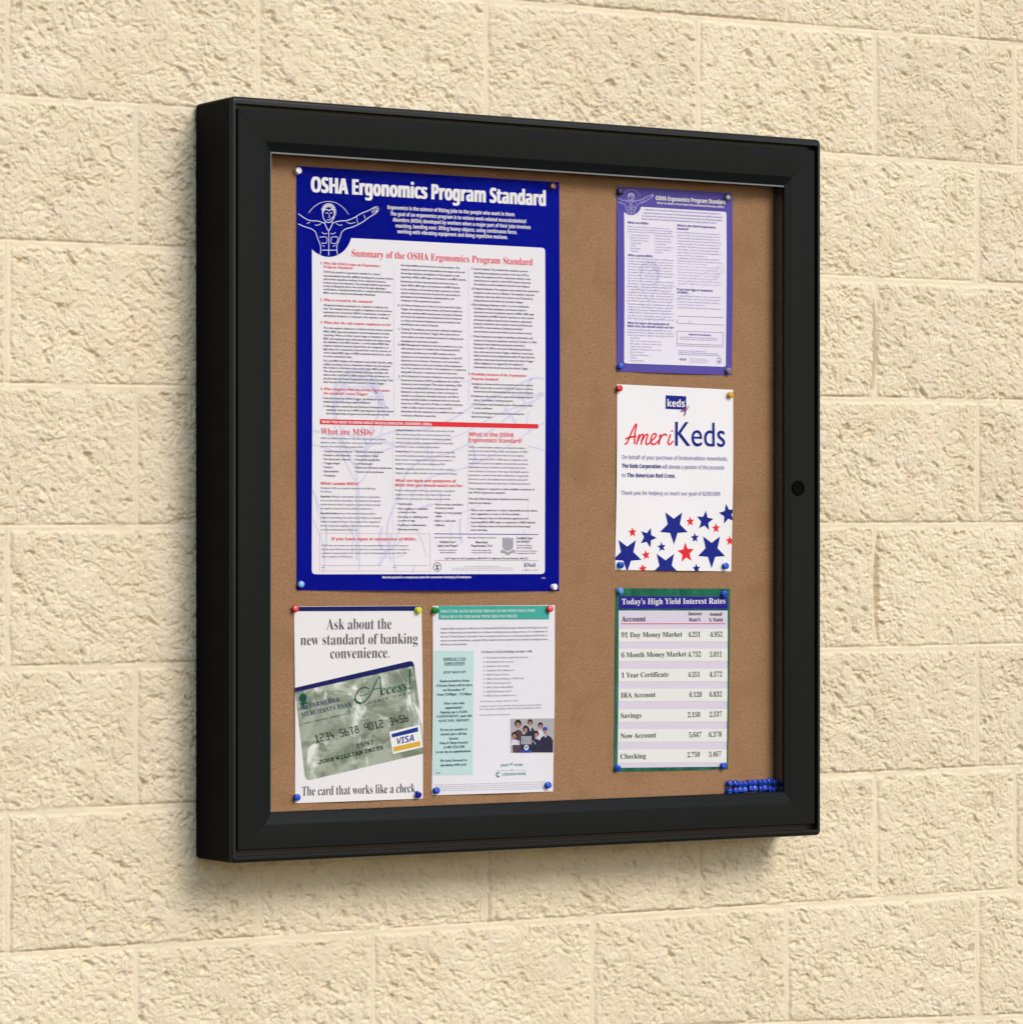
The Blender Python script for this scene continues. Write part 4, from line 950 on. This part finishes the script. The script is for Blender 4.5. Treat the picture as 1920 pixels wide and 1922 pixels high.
K.stroke('bank_logo', [(655 + 15 * cos(radians(a)), 1646 + 19 * sin(radians(a))) for a in range(40, 330, 20)], 13, 2)
K.text('bank_logo', 'CITIZENS BANK', 'sb', 692, 1656, 24, 915, off=-0.004)
for k, t in enumerate((mid[1] + ' ' + rt[1], mid[2] + ' ' + rt[6] + ' ' + rt[2], mid[23] + ' ' + rt[21] + ' ' + rt[20], 'Member FDIC. ' + mid[26] + ' ' + rt[28])):
    K.text('pale_text', t, 'n', 78, 1746 + 18 * k, 9, 1115, 1715 + 20 * k, off=0.0)
K.done()

# ------------------------------------------------------------------ push pins
def pin_mesh(name, m, r=0.0052, h=0.0072):
    pr = [(0.0, 1.0), (0.45, 1.0), (0.78, 0.965), (0.95, 0.90), (1.0, 0.82), (0.95, 0.74), (0.72, 0.66), (0.58, 0.52), (0.56, 0.34), (0.66, 0.22), (0.86, 0.12), (0.90, 0.04), (0.85, 0.0), (0.12, 0.0), (0.10, -0.35), (0.0, -0.6)]
    n = 24; v, f = [], []
    for i, (a, b) in enumerate(pr):
        v += [(a * r * cos(2 * pi * k / n), -b * h, a * r * sin(2 * pi * k / n)) for k in range(n)]
    for i in range(len(pr) - 1):
        for k in range(n):
            j = (k + 1) % n; f.append((i * n + k, i * n + j, (i + 1) * n + j, (i + 1) * n + k))
    me = mesh(name, v, f)
    bm = bmesh.new(); bm.from_mesh(me); bmesh.ops.remove_doubles(bm, verts=bm.verts, dist=1e-6); bmesh.ops.recalc_face_normals(bm, faces=bm.faces); bm.to_mesh(me); bm.free()
    me.polygons.foreach_set('use_smooth', [True] * len(me.polygons)); me.materials.append(m)
    return me
def plastic(name, r, g, b, k=1.0): return mat('plastic_' + name, rgb(r, g, b, k), 0.22, 0.5)
PC = {'white': plastic('white', 232, 230, 228), 'red': plastic('red', 205, 30, 36), 'blue': plastic('blue', 18, 78, 196), 'pale blue': plastic('pale_blue', 96, 150, 226), 'dark blue': plastic('dark_blue', 14, 26, 150),
      'navy': plastic('navy', 26, 20, 72), 'amber': plastic('amber', 206, 150, 40), 'brown': plastic('brown', 120, 66, 18), 'lime': plastic('lime', 214, 220, 52), 'green': plastic('green', 20, 132, 52), 'smoky': plastic('smoky', 120, 112, 130)}
PM = {k: pin_mesh('push_pin', m) for k, m in PC.items()}
def pin(c, x, y, label, group, h=0.0072, me=None):
    X, Z = at(x, y, YC - h)
    o = bpy.data.objects.new('push_pin', me or PM[c]); COL.objects.link(o); o.location = (X, YC - 0.0012, Z)
    o.rotation_euler = (random.uniform(-.24, .24), 0, random.uniform(-.24, .24))
    tag(o, label, 'push pin', group); return o
PINS = [('white', 561, 321, "white push pin above the first word of the large blue poster's title"),
    ('brown', 1039, 350, "translucent brown push pin above the last word of the large blue poster's title"),
    ('pale blue', 567, 1098, 'pale blue push pin at the foot of the large blue poster, above the red pin'),
    ('white', 1041, 1102, 'white push pin at the foot of the large blue poster, near the flyer'),
    ('red', 556, 1144, 'red push pin on the navy top band of the bank card poster'),
    ('lime', 786, 1145, 'yellow-green push pin on the navy top band of the bank card poster'),
    ('blue', 559, 1497, 'blue push pin before the first word of the bank card poster’s bottom line'),
    ('dark blue', 787, 1491, 'dark blue push pin after the last word of the bank card poster’s bottom line'),
    ('green', 819, 1145, "green push pin at the start of the flyer's teal banner"),
    ('red', 1034, 1144, "red push pin at the end of the flyer's teal banner"),
    ('blue', 820, 1485, 'blue push pin under the pale teal column of the bank flyer'),
    ('blue', 1030, 1475, 'blue push pin below the group photo of the bank flyer'),
    ('navy', 1165.5, 359, 'very dark navy push pin beside the drawn figure on the purple notice'),
    ('blue', 1167, 687, "blue push pin below the bullet list of the purple notice"),
    ('smoky', 1368, 371, 'smoky clear push pin after the title of the purple notice'),
    ('smoky', 1369, 695, 'smoky clear push pin at the lower corner of the purple notice'),
    ('red', 1163.5, 729, 'red push pin on the upper edge of the star poster'),
    ('amber', 1373, 741, 'amber push pin on the upper edge of the star poster'),
    ('blue', 1166, 1060, 'blue push pin on the big blue star clipped by the star poster’s side'),
    ('blue', 1363, 1063, 'blue push pin at the foot of the star poster, beyond its last big star'),
    ('pale blue', 1165, 1109, "pale blue push pin above the first word of the rate sheet's heading"),
    ('blue', 1361, 1114, "blue push pin above the last word of the rate sheet's heading"),
    ('blue', 1161, 1441, 'blue push pin below the word Checking on the rate sheet'),
    ('blue', 1359, 1438, 'blue push pin at the lower corner of the rate sheet, nearest the spare pins')]
for c, x, y, lb in PINS: pin(c, x, y, lb, 'push pins holding up the sheets')
spare = pin_mesh('push_pin', plastic('deep_blue', 10, 58, 170), 0.0053, 0.0100)
ORD = ['first', 'second', 'third', 'fourth', 'fifth', 'sixth', 'seventh', 'eighth', 'ninth', 'tenth']
ux = [1372, 1381.8, 1390.8, 1399.6, 1408.6, 1417.8, 1427, 1436, 1445, 1453.6]
uy = [1472.2, 1472.2, 1472, 1471.6, 1469.6, 1469.4, 1468.8, 1468.6, 1468.6, 1468.6]
lx_ = [1371.5, 1381.4, 1390.6, 1400.2, 1409.8, 1418.6, 1427.8, 1437.2, 1445.6, 1454]
for i in range(10):
    pin('blue', ux[i], uy[i], ORD[i] + ' spare blue pin of the upper row, counted from the rate sheet side', 'spare blue pins in the corner of the cork', 0.010, spare)
for i in range(10):
    pin('blue', lx_[i], uy[i] + 12.4, ORD[i] + ' spare blue pin of the lower row, counted from the rate sheet side', 'spare blue pins in the corner of the cork', 0.010, spare)
corkp = next(o for o in cab.children if o.name == 'cork_panel')
hole = mat('pin_hole', (0.03, 0.014, 0.008, 1), 0.9, 0.05)
for k, (x, y) in enumerate([(1371.5, 1458.5), (1380, 1459.5), (1390, 1456), (1400.5, 1456.5), (1410, 1455.5), (1418, 1454), (1428, 1454.5), (1437, 1452.5)] + [(1080 + random.uniform(-20, 60), random.uniform(380, 1450)) for _ in range(14)] + [(random.uniform(560, 1040), random.uniform(1116, 1130)) for _ in range(4)]):
    X, Z = at(x, y, YC); r = random.uniform(0.0006, 0.0010)
    link('pin_hole', mesh('pin_hole', [(X + r * cos(pi * i / 4), YC - 0.0001, Z + r * sin(pi * i / 4)) for i in range(8)], [tuple(range(8))]), hole, corkp)
bpy.data.objects.remove(_fo); bpy.data.curves.remove(_fc)
